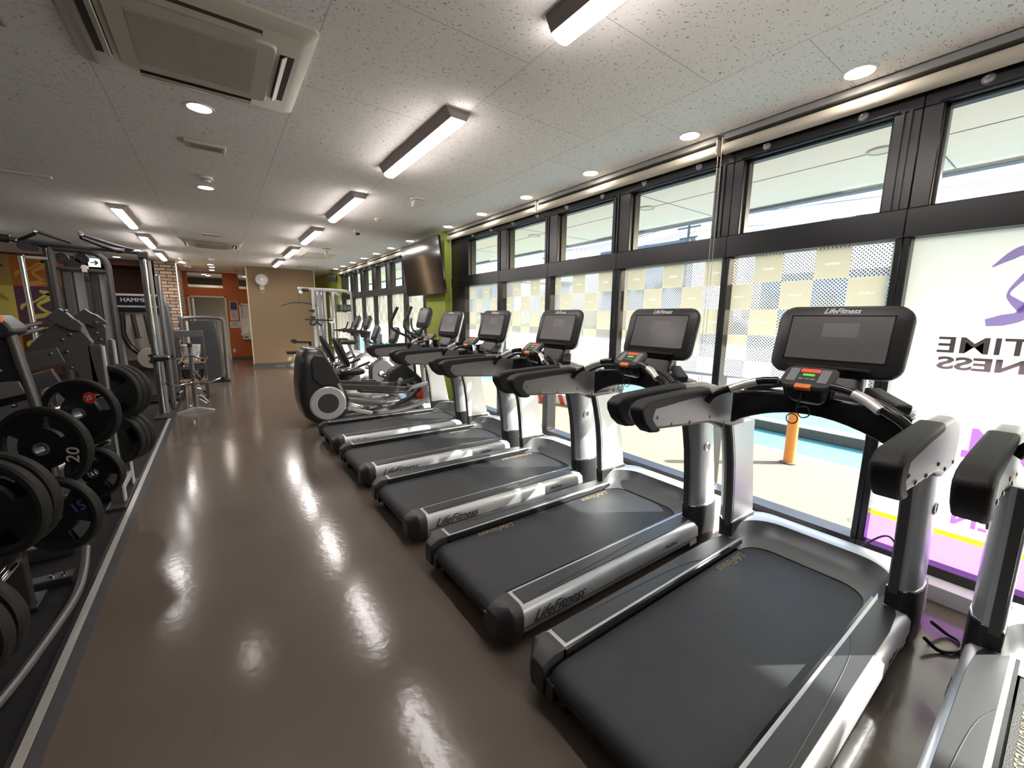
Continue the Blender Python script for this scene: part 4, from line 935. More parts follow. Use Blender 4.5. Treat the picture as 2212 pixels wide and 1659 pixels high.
def upright(y, x, lab):
    t = thing('upright_bike', lab, 'exercise bike', (x, y, 0), group='upright exercise bikes')
    X = lambda q: x+q
    b = L(t); b.box(X(-.55), X(-.48), y-.24, y+.24, .01, .06); b.box(X(.30), X(.37), y-.24, y+.24, .01, .06); b.box(X(-.5), X(.35), y-.05, y+.05, .03, .09); b.build('base_frame', M_dsilver, t, bevel=.008)
    b = L(t); b.lathe([(0, -.10), (.24, -.09), (.27, -.05), (.27, .05), (.24, .09), (0, .10)], (X(-.05), y, .36), 'y', 32); b.build('drive_shroud', M_towergrey, t)
    for s in (1, -1):
        b = L(t); b.lathe([(.05, .02*s), (.12, .015*s), (.2, 0)], (X(-.05), y+.10*s, .36), 'y', 28); b.bar((X(-.05), y+.13*s, .34), (X(-.05+.10*s), y+.13*s, .34+.12*s), .02, .03); b.build('crank', M_alu, t)
    b = L(t); b.bar((X(-.20), y, .40), (X(-.36), y, .82), .06, .06); b.build('seat_post', M_chrome, t, bevel=.01)
    b = L(t); b.rings([body_ring(.82, X(-.50), X(-.22), y-.09, y+.09, .08), body_ring(.87, X(-.53), X(-.16), y-.12, y+.12, .09), body_ring(.90, X(-.52), X(-.20), y-.10, y+.10, .09)]); b.build('saddle', M_upho, t, sharp=60)
    b = L(t); b.bar((X(.12), y, .25), (X(-.04), y, 1.02), .05, .06); b.build('front_post', M_black, t, bevel=.01)
    b = L(t); b.rings([body_ring(.95, X(-.10), X(.06), y-.06, y+.06, .03), body_ring(1.08, X(-.14), X(.08), y-.09, y+.09, .04)]); b.build('neck_cup', M_dark, t)
    for s in (1, -1):
        b = L(t); b.tube([(X(-.02), y+.03*s, 1.08), (X(-.10), y+.16*s, 1.09), (X(-.28), y+.2*s, 1.08), (X(-.42), y+.17*s, 1.07)], .017, 8, smooth=5); h = b.build('handlebar', M_rubber, t)
        b = L(t); b.tube([(X(-.26), y+.2*s, 1.085), (X(-.16), y+.21*s, 1.12), (X(-.11), y+.20*s, 1.26)], .016, 8, smooth=5); b.build('bar_end', M_rubber, h)
    head(t, (X(.03), y, 1.26), .24, .30, 20)
upright(8.75, 2.52, 'nearer of the two upright exercise bikes, right console of the pair')
upright(9.65, 2.55, 'further of the two upright exercise bikes, beside the cable machine')

# ================================================================== MULTI-STATION CABLE MACHINE BY THE PARTITION
t = thing('cable_machine', 'silver multi station cable machine with pulldown bar, in front of the brown partition', 'strength machine', (2.2, 11.6, 0))
Y = 11.5
b = L(t); b.tube([(2.50, Y, .02), (2.50, Y, 2.06)], .04, 8); b.tube([(2.10, Y, 2.03), (2.72, Y-.1, 2.03), (2.88, Y-.1, 1.98), (2.95, Y-.1, 1.80), (2.95, Y-.1, .02)], .04, 10, smooth=5); b.tube([(2.55, Y+.5, 2.03), (2.72, Y+.5, 1.95), (2.80, Y+.5, 1.7), (2.80, Y+.5, .02)], .04, 10, smooth=5)
b.tube([(1.80, Y, .04), (2.95, Y, .04)], .035, 8); b.build('main_frame', M_silver, t)
b = L(t); b.box(2.00, 2.06, Y-.04, Y+.04, .02, 2.04); b.build('tower_post', M_silver, t, bevel=.008)
b = L(t); b.box(2.28, 2.33, Y-.04, Y+.04, .02, 2.03); b.build('tower_post', M_silver, t, bevel=.008)
b = L(t); b.prism([(1.70, 2.02), (1.70, 2.08), (2.55, 2.08), (2.55, 2.02)], Y-.03, Y+.03, 'y'); b.build('overhead_arm', M_silver, t, bevel=.008)
b = L(t); b.lathe([(0, -.012), (.05, -.012), (.05, .012), (0, .012)], (1.76, Y, 1.97), 'y', 20); b.build('pulley', M_white, t)
b = L(t); b.cyl((1.71, Y, 1.98), (1.71, Y, 1.72), .006, seg=6); b.build('cable', M_black, t)
b = L(t); b.tube([(1.32, Y, 1.62), (1.50, Y, 1.69), (1.62, Y, 1.70), (1.80, Y, 1.70), (1.95, Y, 1.68), (2.10, Y, 1.63)], .014, 8); b.build('pulldown_bar', M_black, t)
b = L(t); b.box(2.07, 2.28, Y+.02, Y+.05, .1, 2.0); b.build('tower_shroud', M_lgrey, t)
b = L(t); b.box(2.56, 2.92, Y-.06, Y-.03, .10, 1.48); b.build('front_shroud', M_white, t, bevel=.01)
for k in range(4):
    b = L(t); b.box(2.60+k*.085, 2.605+k*.085, Y-.065, Y-.06, .12, 1.45); b.build('shroud_rib', M_lgrey, t, smooth=False)
b = L(t); b.box(2.57, 2.94, Y-.09, Y-.06, 1.50, 1.68); pl = b.build('instruction_placard', M_dark, t, bevel=.006)
for k in range(3):
    b = L(t); b.box(2.66+k*.09, 2.72+k*.09, Y-.094, Y-.09, 1.54, 1.64); b.build('diagram', (M_brownish if 'M_brownish' in globals() else M_key), pl, smooth=False)
text('placard_lettering', 'DUAL PULLEY', .025, M_logo, pl, face_mat((2.70-2.2, Y-.095-11.6, 1.66), (1, 0, 0), (0, 0, 1)), extrude=.0005)
b = L(t); b.box(2.09, 2.27, Y-.03, Y+.03, .12, .62)
b.build('weight_stack', M_dark, t, smooth=False)
for q in (2.13, 2.23):
    b = L(t); b.cyl((q, Y, .6), (q, Y, 1.98), .010, seg=8); b.build('guide_rod', M_chrome, t)
b = L(t); b.cyl((2.42, Y-.06, .6), (2.42, Y-.06, 1.9), .018, seg=10); b.box(2.36, 2.48, Y-.10, Y-.03, 1.2, 1.32); b.build('adjust_column', M_chrome, t)
for (x, z) in ((1.98, 1.52), (1.99, 1.36)):
    b = L(t); b.prism([(x-.09, z), (x+.05, z+.02), (x+.05, z-.06), (x-.02, z-.05)], Y-.12, Y+.02, 'y'); b.build('knee_roller', M_upho, t, bevel=.012)
b = L(t); b.tube([(1.80, Y-.1, 1.29), (2.45, Y-.1, 1.27)], .016, 8); b.tube([(1.95, Y-.1, 1.28), (1.92, Y-.1, 1.18), (2.02, Y-.1, 1.16), (2.07, Y-.1, 1.24), (2.12, Y-.1, 1.17), (2.18, Y-.1, 1.14)], .02, 8, smooth=4); b.build('row_handles', M_rubber, t)
b = L(t); b.box(1.78, 1.95, Y-.06, Y+.06, 1.97, 2.05); b.build('grip_cluster', M_black, t, bevel=.02)
t = thing('exercise_bench', 'small black and silver bench behind the cross trainer, by the brown partition', 'bench', (1.75, 12.0, 0))
b = L(t); b.rings([body_ring(.40, 1.42, 2.0, 11.85, 12.12, .05), body_ring(.46, 1.40, 2.02, 11.83, 12.14, .05)]); b.build('bench_pad', M_upho, t)
b = L(t); b.bar((1.52, 12, .40), (1.68, 12, .03), .05, .06); b.bar((1.95, 12, .40), (1.95, 12, .03), .05, .06); b.box(1.62, 2.0, 11.8, 12.2, .01, .05); b.build('bench_frame', M_silver, t, bevel=.006)
b = L(t); b.cyl((1.60, 11.86, .72), (1.60, 12.14, .72), .055, seg=18); b.bar((1.62, 12, .70), (2.0, 12, .68), .05, .05); b.bar((1.98, 12, .7), (1.98, 12, .4), .05, .05); b.build('roller_pad', M_upho, t)

# ================================================================== BAR RACK (tree for cable attachments)
t = thing('attachment_rack', 'chrome rack tree hung with cable bars and handles, standing on the brown floor', 'attachment rack', (-.33, 7.35, 0))
b = L(t); b.tube([(-.345, 7.35, .02), (-.335, 7.35, .95)], .026, 12); pst = b.build('post', M_dsilver, t)
b = L(t); b.cyl((-.336, 7.35, .93), (-.335, 7.35, .99), .03, seg=14); b.build('post_cap', M_black, pst)
for (dx, dy) in ((-.20, -.02), (.20, .0), (.03, .22)):
    b = L(t); b.prism([(0, .0), (0, .07), (1, .012), (1, 0)], -.035, .035, 'y')
    m_ = Matrix.Translation(-t.location) @ Matrix.Translation((-.345, 7.35, .0)) @ Matrix.Rotation(math.atan2(dy, dx), 4, 'Z') @ Matrix.Diagonal((.22, 1, 1, 1))
    b = MB(); b.T = m_; b.prism([(0, .0), (0, .075), (1, .012), (1, 0)], -.035, .035, 'y'); b.build('foot', M_silver2, t, bevel=.003)
for k, (z, a, ln) in enumerate(((.80, 200, .17), (.80, -20, .20), (.62, -60, .14), (.47, 220, .12), (.36, -45, .15), (.24, 20, .12))):
    b = L(t); dx, dy = math.cos(R(a))*ln, math.sin(R(a))*ln
    b.tube([(-.34, 7.35, z), (-.34+dx, 7.35+dy, z-.03), (-.34+dx*1.05, 7.35+dy*1.05, z+.01)], .007, 8); b.build('peg', M_chrome, t)
def att(name, lab, paths, r, m, cat='cable attachment', gp='cable bars and handles on the chrome rack', caps=None):
    o = thing(name, lab, cat, (-.33, 7.35, 0), group=gp)
    b = L(o)
    for p_ in paths: b.tube(p_, r, 8)
    b.build('bar', m, o)
    if caps:
        for (p_, q_) in caps:
            b = L(o); b.tube([p_, q_], r*1.7, 10); b.build('rubber_end', M_rubber, o)
    return o
Yb = 7.30
att('curl_bar', 'long bent chrome bar hung low across the rack with black ends', [[(-.62, Yb, .445), (-.52, Yb, .40), (-.42, Yb, .42), (-.34, Yb, .435), (-.24, Yb, .43), (-.15, Yb, .42), (.0, Yb, .475)]], .011, M_chrome, caps=[((-.64, Yb, .452), (-.60, Yb, .437)), ((-.02, Yb, .468), (.02, Yb, .482))])
att('rope_handle', 'pair of angled chrome handles hung at the top of the rack', [[(-.34, 7.28, .83), (-.40, 7.27, .80), (-.43, 7.26, .72)], [(-.34, 7.28, .83), (-.28, 7.27, .80), (-.21, 7.26, .76)]], .014, M_chrome, caps=[((-.425, 7.26, .73), (-.45, 7.26, .69)), ((-.22, 7.26, .765), (-.19, 7.26, .745))])
att('triangle_handle', 'open chrome triangle handle on the right side of the rack top', [[(-.25, 7.30, .87), (-.22, 7.30, .86), (-.26, 7.29, .74), (-.30, 7.29, .75), (-.25, 7.30, .87)]], .006, M_chrome)
att('straight_bar', 'short bar slanting down at mid height of the rack', [[(-.31, 7.28, .60), (-.26, 7.26, .50)]], .016, M_dsilver, caps=[((-.265, 7.26, .51), (-.25, 7.25, .47))])
att('short_bar', 'short chrome bar with black tip pointing down below the long bent bar', [[(-.30, 7.28, .42), (-.22, 7.24, .31)]], .010, M_chrome, caps=[((-.225, 7.24, .318), (-.20, 7.23, .285))])
att('zigzag_handle', 'zigzag chrome handle hung lowest on the rack', [[(-.33, 7.28, .22), (-.27, 7.27, .26), (-.19, 7.26, .15), (-.21, 7.26, .13), (-.29, 7.27, .20), (-.31, 7.28, .17)]], .006, M_chrome)
att('double_handle', 'small chrome handle hung left of the rack post near its foot', [[(-.38, 7.30, .18), (-.37, 7.29, .12), (-.40, 7.29, .10)]], .012, M_chrome)
att('bent_hook_bar', 'small chrome stub with black end at the left of the rack', [[(-.46, 7.3, .33), (-.50, 7.3, .30)]], .012, M_chrome, caps=[((-.51, 7.3, .30), (-.54, 7.3, .28))])

# ================================================================== ORGANISER SHELF AND TOWER BEHIND THE RACK
t = thing('supply_shelf', 'grey metal shelf unit with plywood boards behind the chrome rack', 'shelf', (-.42, 8.6, 0))
b = L(t)
for x in (-.545, -.22):
    for y in (8.45, 8.80): b.box(x-.018, x+.018, y-.018, y+.018, 0, 1.12)
b.build('shelf_posts', M_frame, t, bevel=.003)
b = L(t); b.box(-.563, -.20, 8.43, 8.46, 1.03, 1.13); b.bar((-.54, 8.45, .92), (-.48, 8.45, 1.03), .02, .02); b.build('top_rail', M_dsilver, t, bevel=.003)
for z in (.60, .30):
    b = L(t); b.box(-.56, -.205, 8.43, 8.82, z, z+.04); b.build('board', M_wood, t, bevel=.003)
t = thing('bucket', 'white plastic bucket on the plywood shelf behind the chrome rack', 'bucket', (-.385, 8.62, .641))
b = MB(); b.lathe([(0, 0), (.10, 0), (.125, .22), (.135, .22), (.135, .25), (.12, .25), (.095, .01)], seg=28); b.build('pail', M_white, t)
b = MB(); b.tube([(-.13, 0, .22), (-.12, -.09, .12), (0, -.14, .07), (.12, -.09, .12), (.13, 0, .22)], .003, 6, smooth=6); b.build('wire_handle', M_chrome, t)
t = thing('storage_bin', 'dark grey storage bin on the low shelf behind the chrome rack', 'bin', (-.385, 8.6, .341))
b = MB(); b.rings([[Vector((x, y, 0)) for x, y in rrect(.26, .22, .03)], [Vector((x, y, .16)) for x, y in rrect(.32, .28, .03)]]); b.build('bin_body', M_dark, t); b = MB(); b.box(-.17, .17, -.15, .15, .155, .175); b.build('bin_rim', M_frame, t, bevel=.004)
t = thing('weight_tower_machine', 'grey selectorised weight tower with rounded silver hoop frame before the doorway', 'strength machine', (-.22, 10.55, 0))
b = L(t)
hoop = [(-.555, 10.5, .05), (-.572, 10.5, 1.20), (-.54, 10.5, 1.29), (-.46, 10.5, 1.318), (-.22, 10.5, 1.33), (.02, 10.5, 1.315), (.09, 10.5, 1.29), (.115, 10.5, 1.20), (.10, 10.5, .05)]
b.rings([[p_+Vector((0, 0, 0))+d for d in ds] for p_, ds in []], cap=False) if False else None
b.tube(hoop, .036, 10, smooth=4); b.build('hoop_frame', M_dsilver, t)
b = L(t); b.rings([body_ring(.08, -.44, .04, 10.42, 10.62, .05), body_ring(.7, -.45, .03, 10.40, 10.62, .05), body_ring(1.26, -.46, .0, 10.43, 10.60, .05)]); b.build('smoked_shroud', M_towerclear, t, sharp=60)
b = L(t); b.box(-.50, -.46, 10.44, 10.52, .1, 1.25); b.build('cream_side_post', M_offw, t, bevel=.01)
b = L(t); b.box(-.6, .14, 10.35, 10.75, .0, .05); b.box(-.02, .06, 10.3, 10.6, .05, .12); b.build('base', M_black, t, bevel=.008)
text('shroud_lettering', 'LifeFitness', .13, M_dark, t, face_mat((-.12+.22, 10.41-10.55, .75), (.05, 0, -1), (1, 0, 0)), shear=.3, extrude=.001)

# ================================================================== CABLE FRAME WITH PULL-UP BARS
t = thing('cable_crossover_frame', 'large grey cable frame with pull-up handles and chrome front column, left of the aisle', 'strength machine', (-1.2, 7.4, 0))
Y = 7.3
def Z(z): return (z-1.4)*Y/6.2+1.4
def X(x): return x*Y/6.2
b = L(t); b.tube([(X(-1.63), Y, Z(2.10)), (X(-1.45), Y, Z(2.083)), (X(-.62), Y, Z(2.060))], .030, 12); b.build('top_beam', M_frame, t)
b = L(t); b.cyl((X(-1.66), Y, Z(2.102)), (X(-1.56), Y, Z(2.094)), .045, seg=14); b.tube([(X(-1.42), Y, Z(2.068)), (X(-1.0), Y, Z(2.048))], .035, 12); b.build('beam_sleeve', M_black, t)
for pts in ([(X(-1.49), Y-.05, Z(2.09)), (X(-1.44), Y-.1, Z(2.11)), (X(-1.35), Y-.15, Z(2.155))], [(X(-1.33), Y-.25, Z(2.16)), (X(-1.14), Y-.08, Z(2.10))], [(X(-1.03), Y-.25, Z(2.17)), (X(-1.04), Y-.2, Z(2.14)), (X(-.90), Y-.05, Z(2.085)), (X(-.78), Y-.15, Z(2.035)), (X(-.74), Y-.2, Z(2.035)), (X(-.735), Y-.15, Z(2.06))], [(X(-1.02), Y-.25, Z(2.165)), (X(-.80), Y-.1, Z(2.10)), (X(-.66), Y, Z(2.075))]):
    b = L(t); b.tube(pts, .018, 10); h = b.build('pullup_handle', M_rubber, t)
    b = L(t); b.tube([pts[0], tuple(Vector(pts[0])+(Vector(pts[0])-Vector(pts[1])).normalized()*.03)], .021, 10); b.build('handle_cap', M_chrome, h)
# centre stack tower
b = L(t); b.tube([(X(-1.295), Y, .05), (X(-1.30), Y, Z(2.0)), (X(-1.295), Y, Z(2.045))], .034, 10); b.tube([(X(-1.29), Y, Z(2.035)), (X(-1.05), Y, Z(2.03)), (X(-.95), Y, Z(1.99)), (X(-.90), Y, Z(1.90)), (X(-.895), Y, Z(1.7)), (X(-.90), Y, .05)], .034, 10, smooth=5); b.build('tower_hoop', M_frame, t)
b = L(t); b.tube([(X(-1.29), Y, Z(1.848)), (X(-.90), Y, Z(1.825))], .026, 10); b.build('cross_brace', M_frame, t)
b = L(t); b.box(X(-1.335)-.03, X(-1.335), Y+.0, Y+.06, .05, Z(2.06)); b.build('rear_post', M_dark, t, bevel=.004)
b = L(t); b.box(X(-1.27), X(-.92), Y+.06, Y+.09, .25, Z(1.83)); b.build('stack_shroud', M_towergrey, t)
for x0, x1, m_ in ((-1.255, -1.19, M_towergrey), (-1.17, -1.10, M_lgrey), (-1.05, -1.0, M_frame), (-.985, -.93, M_lgrey)):
    b = L(t); b.box(X(x0), X(x1), Y+.04, Y+.06, .25, Z(1.82)); b.build('shroud_panel', m_, t, bevel=.004)
for cx, cz, dx in ((-1.235, 1.945, .0), (-1.145, 1.90, 0), (-1.09, 1.955, 0)):
    b = L(t); b.lathe([(0, -.02), (.060, -.02), (.065, -.01), (.065, .01), (.06, .02), (0, .02)], (X(cx), Y+.03, Z(cz)), 'y', 24); pu = b.build('pulley', M_dark, t)
    b = L(t); b.cyl((X(cx), Y+.005, Z(cz)), (X(cx), Y-.002, Z(cz)), .006, seg=8); b.build('pulley_bolt', M_chrome, pu)
b = L(t); b.rings([[Vector((X(-1.45)+a, Y-.03, Z(2.035)+c)) for a, c in rrect(.17, .085, .04)], [Vector((X(-1.45)+a, Y+.03, Z(2.035)+c)) for a, c in rrect(.17, .085, .04)]]); b.build('pulley_guard', M_dark, t)
b = L(t); b.box(X(-1.095), X(-1.055), Y-.03, Y+.02, Z(1.815), Z(1.86)); b.lathe([(0, -.012), (.035, -.012), (.035, .012), (0, .012)], (X(-1.075), Y, Z(1.86)), 'y', 18); b.build('pulley_block', M_white, t, bevel=.003)
b = L(t)
for q in (-1.072, -1.060): b.cyl((X(q), Y-.01, .7), (X(q), Y-.01, Z(1.82)), .005, seg=6)
b.build('cables', M_black, t)
b = L(t); b.box(X(-1.085), X(-1.045), Y-.05, Y-.01, Z(1.72), Z(1.78)); b.build('cable_stop', mat('dark_green_rubber', (.01, .03, .02), .5), t, bevel=.008)
# left chrome adjust column
b = L(t); b.tube([(X(-1.51), Y, Z(1.945)), (X(-1.50), Y, .9)], .026, 12); b.build('left_chrome_column', M_chrome, t)
b = L(t); b.box(X(-1.48), X(-1.33), Y-.02, Y+.02, Z(1.918), Z(1.945)); b.build('column_bracket', M_silver, t, bevel=.006)
b = L(t); b.box(X(-1.53), X(-1.49), Y-.03, Y+.03, Z(1.94), Z(1.96)); b.build('column_cap', M_black, t, bevel=.004)
# right front column
b = L(t); b.box(-.755, -.655, Y-.06, Y+.06, Z(1.985), Z(2.075)); b.build('column_head', M_black, t, bevel=.02)
b = L(t); b.box(-.745, -.715, Y-.03, Y+.03, .01, Z(2.0)); b.build('front_post', M_frame, t, bevel=.004)
b = L(t); b.cyl((-.694, Y-.035, .02), (-.694, Y-.035, Z(1.99)), .019, seg=16); b.build('chrome_rail', M_chrome, t)
b = L(t); b.box(-.672, -.640, Y-.01, Y+.05, .02, Z(1.98)); b.build('light_post', M_lgrey, t, bevel=.006)
b = L(t); b.box(-.640, -.585, Y+.25, Y+.45, .02, Z(1.85)); b.build('rear_shroud', M_dsilver, t, bevel=.02)
b = L(t); b.cyl((-.74, Y-.05, .80), (-.60, Y-.05, .80), .045, seg=18); b.cyl((-.62, Y-.05, .80), (-.565, Y-.05, .80), .03, seg=14); b.box(-.755, -.725, Y-.09, Y-.01, .73, .86); cg = b.build('pulley_carriage', M_black, t)
b = L(t); b.cyl((-.575, Y-.05, .80), (-.56, Y-.05, .80), .031, seg=14); b.lathe([(0, -.01), (.022, -.01), (.022, .01), (0, .01)], (-.76, Y-.06, .84), 'y', 12); b.lathe([(0, -.01), (.022, -.01), (.022, .01), (0, .01)], (-.76, Y-.06, .76), 'y', 12); b.build('carriage_knobs', M_chrome, cg)
b = L(t); b.box(-.78, -.60, Y-.30, Y+.45, .006, .03); b.box(X(-1.34), X(-.86), Y-.05, Y+.5, .006, .05); b.build('base_plate', M_dark, t, bevel=.004)
# machine behind
t = thing('hip_machine', 'dark machine with wide brand placard and curved black arm, behind the cable frame', 'strength machine', (-1.05, 8.6, 0))
Y = 8.5; k_ = Y/5.5
def P(x, z): return (x*k_, (z-1.4)*k_+1.4)
def pbox(b, x0, x1, z0, z1, y0, y1): a = P(x0, z0); c = P(x1, z1); b.box(a[0], c[0], y0, y1, a[1], c[1]); return b
b = pbox(L(t), -.80, -.40, 1.45, 1.585, Y, Y+.04); pl = b.build('placard_frame', M_lgrey, t, bevel=.008)
b = pbox(L(t), -.775, -.45, 1.475, 1.565, Y-.008, Y); b.build('placard', M_gloss, pl, smooth=False)
a_ = P(-.63, 1.525); text('placard_lettering', 'HAMMER', .085, M_lgrey, pl, face_mat((a_[0]+1.05, Y-.012-8.6, a_[1]), (1, 0, 0), (0, 0, 1)), bold=.002, extrude=.0005)
b = pbox(L(t), -.78, -.42, .93, 1.44, Y+.03, Y+.06); b.build('back_panel', M_vent, t, bevel=.01)
b = pbox(L(t), -.80, -.40, 1.41, 1.455, Y-.03, Y+.03); b.build('top_beam', M_gloss, t, bevel=.008)
b = L(t)
b.tube([(*(P(-.74, 1.40)[0], Y-.06), P(-.74, 1.40)[1]), (P(-.74, 1.30)[0], Y-.06, P(-.74, 1.30)[1]), (P(-.745, 1.2)[0], Y-.06, P(-.745, 1.2)[1]), (P(-.71, 1.08)[0], Y-.06, P(-.71, 1.08)[1]), (P(-.64, .99)[0], Y-.06, P(-.64, .99)[1])], .035, 10, smooth=5); b.build('curved_arm', M_gloss, t)
b = L(t); p0, p1, p2 = P(-.66, 1.39), P(-.63, 1.16), P(-.60, 1.23)
b.tube([(p0[0], Y-.1, p0[1]), (p1[0]-.02, Y-.1, p1[1])], .03, 10); b.tube([(P(-.57, 1.39)[0], Y-.1, P(-.57, 1.39)[1]), (P(-.545, 1.1)[0], Y-.1, P(-.545, 1.1)[1])], .025, 10); b.lathe([(0, -.01), (.045, -.008), (.045, .008), (0, .01)], (p1[0]-.02, Y-.1, p1[1]), 'z', 16); b.build('hanging_levers', M_black, t)
c0 = P(-.565, .955); b = L(t); b.lathe([(0, -.015), (.15, -.012), (.16, 0), (.15, .012), (0, .015)], (c0[0], Y-.12, c0[1]), 'y', 32); dk = b.build('round_guard', M_vent, t)
b = L(t); b.cyl((c0[0], Y-.14, c0[1]), (c0[0], Y-.132, c0[1]), .02, seg=14); b.build('yellow_label', mat('amber_label', (.5, .25, .02), .5), dk)
b = L(t); b.box(P(-.82, 1)[0]-.03, P(-.80, 1)[0], Y-.03, Y+.05, .01, P(0, 1.44)[1]); b.box(P(-.77, 1)[0], P(-.755, 1)[0]+.01, Y-.03, Y+.02, .01, P(0, 1.35)[1]); b.build('frame_posts', M_silver, t, bevel=.006)
b = L(t); b.prism([(P(-.44, 0)[0], .02), (P(-.44, 0)[0], P(0, 1.58)[1]), (P(-.415, 0)[0], P(0, 1.55)[1]), (P(-.385, 0)[0], P(0, 1.47)[1]), (P(-.37, 0)[0], P(0, 1.25)[1]), (P(-.37, 0)[0], .02)], Y-.1, Y+.15, 'y'); b.build('side_shroud', M_towergrey, t, bevel=.02)
b = L(t); b.box(-1.3, -.58, Y-.2, Y+.4, .006, .06); b.build('base', M_gloss, t, bevel=.006)
b = L(t); b.lathe([(0, -.05), (.10, -.05), (.13, 0), (.10, .05), (0, .05)], (P(-.39, 0)[0]-.035, Y-.0, P(0, .98)[1]), 'x', 20); b.build('side_pad', M_upho, t)

# ================================================================== PLATE-LOADED MACHINE, NEAR LEFT
PH = -27
t = thing('plate_loaded_machine', 'dark grey plate-loaded machine with tilted bracket plates and bolted side panels, left foreground', 'strength machine', (-.85, 4.1, 0))
Y = 4.0
def pz(z0, z1, poly, m, nm, par=None, bev=.004):
    b = L(t); b.prism(poly, z0, z1, 'y'); return b.build(nm, m, par or t, bevel=bev)
# numbers are (x, z) on the plane y = 4.0, read off the photograph, with real thickness in y
s1_ = pz(3.96, 4.02, [(-.985, 1.20), (-.90, 1.30), (-.835, 1.345), (-.80, 1.30), (-.735, 1.26), (-.705, 1.20), (-.72, 1.155), (-.69, .80), (-.76, .80), (-.80, 1.0), (-.93, 1.10), (-1.05, 1.06)], M_frame, 'side_plate')
s2_ = pz(4.30, 4.36, [(-.80, 1.34), (-.745, 1.375), (-.70, 1.33), (-.68, 1.28), (-.70, .90), (-.76, .90), (-.77, 1.22)], M_frame, 'side_plate')
pz(3.93, 3.99, [(-.905, 1.36), (-.835, 1.425), (-.80, 1.395), (-.775, 1.36), (-.755, 1.345), (-.735, 1.315), (-.745, 1.27), (-.80, 1.285)], M_frame, 'bracket_plate')
pz(4.27, 4.33, [(-.86, 1.355), (-.775, 1.425), (-.745, 1.395), (-.72, 1.385), (-.665, 1.325), (-.73, 1.29)], M_frame, 'bracket_plate')
b = L(t); b.box(-.735, -.665, 3.96, 4.02, .02, 1.18); b.build('front_upright', M_frame, t, bevel=.006)
b = L(t); b.box(-.735, -.665, 4.34, 4.40, .02, 1.20); b.build('rear_upright', M_frame, t, bevel=.006)
b = L(t); b.box(-.665, -.655, 3.955, 4.025, .02, 1.17); b.box(-.665, -.655, 4.335, 4.405, .02, 1.19); b.build('bright_edges', M_silver, t, smooth=False)
b = L(t); b.box(-.72, -.66, 4.02, 4.36, .86, .91); b.box(-.72, -.66, 4.02, 4.36, .10, .15); b.build('cross_tie', M_silver2, t, bevel=.003)
b = L(t); b.box(-.75, -.64, 3.85, 4.5, .006, .03); b.box(-1.5, -.75, 4.1, 4.2, .006, .08); b.build('base', M_dark, t, bevel=.004)
for (x, z, y) in ((-.84, 1.22, 3.955), (-.80, 1.255, 3.955), (-.775, 1.28, 3.955), (-.83, 1.14, 3.955), (-.82, 1.03, 3.955), (-.905, 1.13, 3.955), (-.70, .55, 3.955), (-.70, .47, 3.955), (-.80, 1.41, 3.925), (-.72, 1.33, 4.265), (-.715, 1.2, 4.295), (-.71, 1.08, 4.295), (-.73, 1.25, 4.295)):
    b = L(t); b.lathe([(0, -.012), (.009, -.010), (.012, 0)], (x, y, z), 'y', 12); b.build('bolt_head', M_chrome, t)
for (p_, q_) in (((-1.42, 3.7, 1.17), (-.93, 3.98, 1.33)), ((-1.40, 3.7, 1.13), (-.92, 3.98, 1.295))):
    b = L(t); b.tube([p_, q_], .014, 10); b.build('slide_rail', M_dsilver, t)
b = L(t); b.bar((-1.38, 3.95, .98), (-.86, 3.98, 1.12), .05, .11); b.bar((-1.42, 3.95, .80), (-.90, 3.98, .98), .05, .10); b.build('carriage_beam', M_frame, t, bevel=.006)
b = L(t); b.bar((-1.30, 3.9, 1.28), (-1.05, 3.95, 1.10), .03, .10); b.build('stop_plate', M_frame, t, bevel=.003)
b = L(t); b.box(-1.35, -1.12, 3.86, 4.2, .90, 1.02); b.build('dark_box', M_black, t, bevel=.01)
b = L(t); b.cyl((-1.0, 3.88, .62), (-1.0, 4.1, .62), .02, seg=12); b.box(-.98, -.96, 3.9, 4.05, .55, .90); b.box(-.92, -.90, 3.9, 4.05, .55, .90); b.box(-.86, -.845, 3.9, 4.05, .55, .86); b.build('link_plates', M_dsilver, t, bevel=.002)
b = L(t)
for (x, y, z, ln) in ((-.70, 3.96, .83, -.65), (-.70, 4.36, .86, -.3), (-.70, 3.96, .50, -.75), (-.70, 4.36, .48, -.3)): b.cyl((x, y, z), (x+ln*.25, y+ln, z), .025, seg=14)
b.build('plate_pegs', M_chrome, t)
# padded lever arm at the left edge
t = thing('lever_arm_machine', 'near dark machine with black pad, orange tab and slanting tube at left edge', 'strength machine', (-1.25, 3.2, 0))
b = L(t); b.tube([(-.890, 3.3, 1.30), (-.868, 3.3, 1.10), (-.845, 3.3, .90), (-.825, 3.3, .60), (-.82, 3.3, .05)], .024, 12, smooth=4); b.build('slanted_tube', M_frame, t)
b = L(t); b.prism([(-1.20, 1.27), (-1.20, 1.385), (-.905, 1.385), (-.87, 1.345), (-.85, 1.315), (-.855, 1.285), (-.91, 1.262)], 3.20, 3.42, 'y'); b.build('arm_pad', M_upho, t, bevel=.018, seg=4)
b = L(t); b.box(-.893, -.880, 3.19, 3.22, 1.345, 1.383); b.build('orange_tab', M_orange, t, bevel=.004)
b = L(t); b.prism([(-1.3, 1.27), (-.905, 1.265), (-.862, .93), (-1.3, .80)], 3.31, 3.35, 'y'); b.build('side_cover', M_gloss, t, bevel=.01)
b = L(t); b.prism([(-1.3, .86), (-1.3, 1.02), (-.885, 1.035), (-.868, .965)], 3.285, 3.305, 'y'); b.build('grey_band', M_dsilver, t, bevel=.004)
b = L(t); b.bar((-1.6, 3.3, .05), (-.78, 3.3, .05), .08, .08); b.build('floor_frame', M_black, t, bevel=.005)
